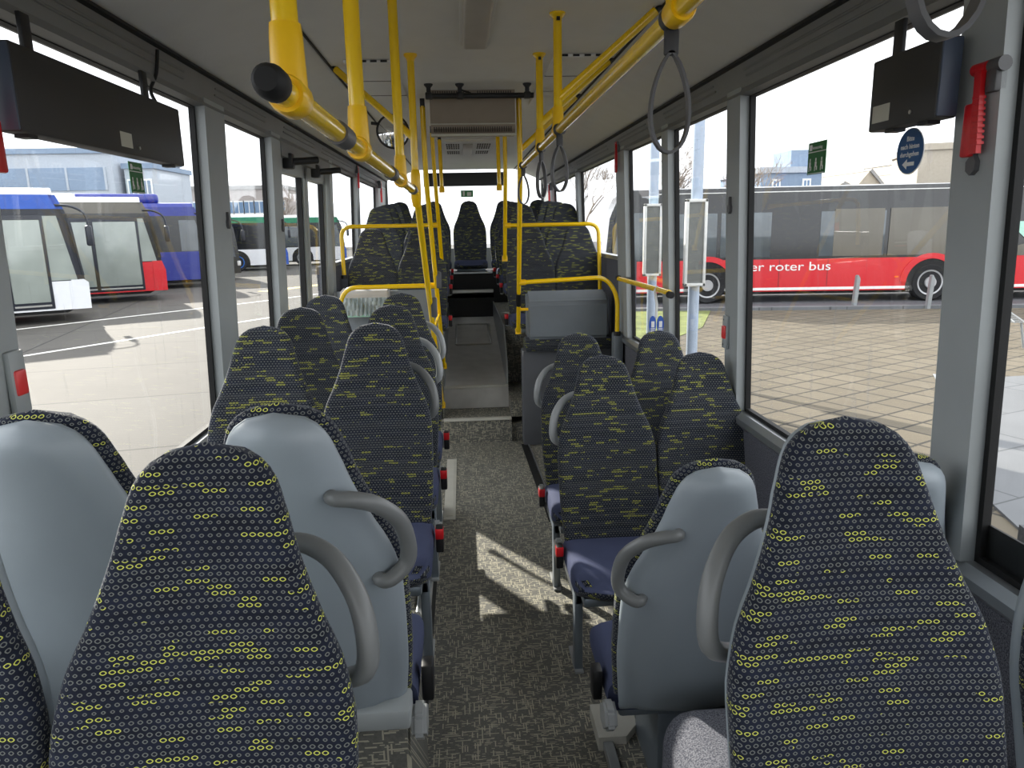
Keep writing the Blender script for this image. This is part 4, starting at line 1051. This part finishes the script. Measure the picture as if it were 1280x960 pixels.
for x in (2.1, 4.6, 5.85, 9.7, 13.2): box(bm, x, x + .012, -.004, .0, .42, 1.12)
obj('panel_joint', bm, 'strap_black', rb, smooth=False)
bm = B(); tube(bm, [(1.2, -.004, 2.86), (15.3, -.004, 2.86)], .012, 6); obj('roof_edge', bm, 'white', rb)
t = bus('silver car-like roof of a bus behind the red bus', 6, 'bus_white', 'bus_white', 'bus_white', mirror=False, wheels=(-3,)); place_root(t, 18.2, 22.6, 170)
t['label'] = 'white bus behind the red bus, only its roof showing above it'

# bus-stop posts with timetable frames
def stop_post(label, x, y, side=1, h=4.2, s=1):
    t = thing('bus_stop_post', label, 'post', (x, y, GZ))
    bm = B(); tube(bm, [(0, 0, 0), (0, 0, h)], .065, 20); lathe(bm, [(.11, 0), (.11, .03), (.07, .05)], 'z', 20); obj('post', bm, 'post_blue', t)
    z0, z1 = 1.42 + .0, 2.40; w0, w1 = -.16, .09
    bm = B(); bw = .035
    for a in ((w0, w0 + bw, z0, z1), (w1 - bw, w1, z0, z1), (w0, w1, z0, z0 + bw), (w0, w1, z1 - bw, z1)): box(bm, a[0], a[1], -.14, -.07, a[2], a[3], .006)
    f = obj('timetable_frame', bm, 'white_plastic', t)
    bm = B(); box(bm, w0 + .02, w1 - .02, -.12, -.09, z0 + .02, z1 - .02); obj('timetable_panel', bm, 'timetable', f, smooth=False)
    bm = B(); 
    for z in (1.7, 2.1): lathe(bm, [(.072, z), (.072, z + .05)], 'z', 16)
    box(bm, -.03, .03, -.09, -.05, 1.55, 2.3); obj('clamp', bm, 'bench_metal', t)
    return t
stop_post('pale blue post with grey timetable panel in a white frame, nearer the camera', 2.70, 8.35)
stop_post('second pale post with a white framed timetable, seen through the narrower window', 2.66, 10.1)
# bollards, bench
for x, y, l in ((9.5, 17.0, 'left one of two slim grey bollards before the red bus'), (11.05, 16.5, 'right one of two slim grey bollards, in front of the rear wheel')):
    bm = B(); prism(bm, [(-.05, 0), (.05, 0), (.10, .72), (.04, .82), (0, .80)], 'y', -.05, .05); bmesh.ops.bevel(bm, geom=list(bm.edges), offset=.01, segments=2, affect='EDGES')
    o = obj('bollard', bm, 'bench_metal'); o.location = (x, y, GZ); tag(o, l, 'bollard')
t = thing('wire_bench', 'light metal wire bench on the paving at the right edge of the photo', 'bench', (9.3, 11.9, GZ), math.radians(60))
bm = B()
for k in range(9):
    tube(bm, [(-.8 + k * .2, -.25, .44), (-.8 + k * .2, .15, .44), (-.8 + k * .2, .35, .92)], .008, 6, fil=.05)
for (y, z) in ((-.25, .44), (-.1, .44), (.05, .44), (.15, .46), (.22, .6), (.28, .76), (.35, .92)): tube(bm, [(-.85, y, z), (.85, y, z)], .012, 6)
obj('wire_seat', bm, 'bench_metal', t)
for x in (-.75, .75):
    bm = B(); tube(bm, [(x, -.2, .43), (x, -.28, 0)], .02, 8); obj('leg', bm, 'bench_metal', t)
    bm = B(); tube(bm, [(x, .12, .43), (x, .30, 0)], .02, 8); obj('leg', bm, 'bench_metal', t)
bm = B(); box(bm, -.35, .35, -.35, .35, 0, .012); box(bm, -.3, -.1, -.3, .3, .01, .016); box(bm, .1, .3, -.3, .3, .01, .016)
o = obj('drain_cover', bm, 'bench_metal', smooth=False); o.location = (6.6, 8.9, GZ + .01); o.rotation_euler = (0, 0, -.5); tag(o, 'pale metal drain cover set flush in the paving', 'drain cover')

# buildings
def building(label, name, x, y, w_, d_, h_, m, deg, rows, cols, wm='build_glass', roofm='roof_grey', band=False, win=(1.2, 1.4), z0=1.2):
    t = thing(name, label, 'building', (x, y, GZ), math.radians(deg))
    bm = B(); box(bm, 0, w_, 0, d_, 0, h_); obj('wall', bm, m, t, smooth=False)
    bm = B(); box(bm, -.15, w_ + .15, -.15, d_ + .15, h_ - .1, h_ + .3); obj('roof', bm, roofm, t, smooth=False)
    for r in range(rows):
        zz = z0 + r * (h_ - z0) / rows
        if band:
            bm = B(); box(bm, .6, w_ - .6, -.06, .1, zz, zz + win[1]); 
            f = obj('window_band', bm, wm, t, smooth=False)
            bm = B()
            for k in range(cols + 1): xx = .6 + (w_ - 1.2) * k / cols; box(bm, xx - .08, xx + .08, -.1, .0, zz, zz + win[1])
            obj('mullion', bm, 'build_white', f, smooth=False)
        else:
            for c in range(cols):
                xx = (c + .5) * w_ / cols
                bm = B(); box(bm, xx - win[0] / 2, xx + win[0] / 2, -.08, .1, zz, zz + win[1]); f = obj('window', bm, 'white', t, smooth=False)
                bm = B(); box(bm, xx - win[0] / 2 + .12, xx - .05, -.1, 0, zz + .12, zz + win[1] - .12); box(bm, xx + .05, xx + win[0] / 2 - .12, -.1, 0, zz + .12, zz + win[1] - .12); obj('pane', bm, wm, f, smooth=False)
    return t
building('pale blue and white office block with window bands above the left buses', 'office_building', -54, 60, 27.2, 14, 8.3, 'build_white', 0, 2, 9, 'build_blue', 'build_blue', True, (1, 1.7), 2.6)
building('lower white wing at the right end of the office block on the left', 'office_wing', -26.4, 61, 2.2, 8, 7.2, 'build_white', 0, 2, 2, 'build_blue', 'build_blue', False, (.8, 1.5), 2.4)
building('lower grey-brown building behind the parked buses on the left', 'long_building', -30, 82, 11, 10, 6.6, 'build_brick', 0, 2, 10)
t = building('white block with rooftop box and one window above the red bus', 'white_building', 20.6, 50, 4.3, 8, 5.4, 'build_blue', 0, 1, 2, 'build_glass', 'build_white', False, (.6, 1.2), 3.7)
bm = B(); box(bm, 2.5, 3.9, 1, 4, 5.4, 6.9); obj('rooftop_box', bm, 'build_blue', t, smooth=False)
t = thing('factory_hall', 'tan sawtooth factory roofs above the red bus', 'building', (30.5, 62, GZ), 0)
bm = B(); box(bm, 0, 16, 0, 14, 0, 4.0); obj('wall', bm, 'build_tan', t, smooth=False)
for k, (x0, x1, zt_) in enumerate(((0, 4.5, 5.2), (2.6, 6.5, 6.2), (5.5, 10, 6.0), (8, 14, 7.2))):
    bm = B(); prism(bm, [(x0, 3.9), (x0 + (x1 - x0) * .5, zt_), (x1, 3.9)], 'y', -.2 - .05 * k, 12); obj('roof', bm, 'build_tan', t, smooth=False)
    bm = B(); prism(bm, [(x0 + (x1 - x0) * .46, zt_ - .1), (x0 + (x1 - x0) * .5, zt_ + .1), (x1 + .1, 4.1), (x1, 3.9)], 'y', -.4 - .05 * k, 12.2); obj('roof_edge', bm, 'roof_grey', t, smooth=False)
bm = B(); box(bm, 8, 8.7, 1, 2, 5.5, 7.0); obj('chimney', bm, 'build_brick', t, smooth=False)
building('tall cream building at the right behind the blue sticker', 'cream_building', 29.2, 46, 7, 8, 6.4, 'build_tan', -20, 1, 4, 'build_glass', 'build_tan', False, (.9, 1.2), 1.5)
building('grey office building with white windows at the far right', 'grey_building', 26.4, 32, 12, 8, 5.3, 'build_blue', -20, 2, 7, 'build_glass', 'roof_grey', False, (.9, 1.2), 1.2)

# bare trees and the twiggy hedge
def tree(label, x, y, h_, seed, depth=6, m='bark', name='bare_tree', n0=1, spread=.55, cat='tree'):
    rnd = random.Random(seed); bm = B()
    def grow(p, d, L, r, k):
        q = p + d * L; tube(bm, [p, (p + q) / 2 + Vector((rnd.uniform(-1, 1), rnd.uniform(-1, 1), 0)) * L * .05, q], [r, r * .85, r * .7], 5 if k > 2 else 3, caps=False)
        if k == 0: return
        for _ in range(3 if k > 1 else 4):
            nd = (d + Vector((rnd.uniform(-1, 1), rnd.uniform(-1, 1), rnd.uniform(-.35, .8))) * spread * 1.3).normalized()
            grow(p + d * L * rnd.uniform(.55, 1), nd, L * rnd.uniform(.6, .82), r * .62, k - 1)
    for i in range(n0):
        grow(Vector((rnd.uniform(-.6, .6) * (n0 > 1) * 2.5, rnd.uniform(-.5, .5) * (n0 > 1), 0)), Vector((rnd.uniform(-.3, .3) * (n0 > 1), 0, 1)).normalized(), h_ * .28, h_ * .012, depth)
    o = obj(name, bm, m, smooth=False); o.location = (x, y, GZ); return tag(o, label, cat)
tree('bare tree behind the left buses near the left edge', -38, 46, 11, 3)
tree('bare tree seen through the narrow right windows, left one', 10, 38, 8.5, 5)
tree('bare tree seen above the left end of the red bus', 17, 42, 8, 8)
tree('bare tree far behind the rear right windows', 6.0, 36, 8, 12)
tree('small bare tree far behind the double door', -14, 62, 7, 15)
tree('bare bush growing above the red bus near the factory roofs', 24.5, 36, 5.2, 21, 5)
#tree('twiggy brown hedge at the far right behind the bench', 17.2, 16.2, 3.4, 31, 5, 'hedge', 'bare_hedge', 7, .8, 'hedge')
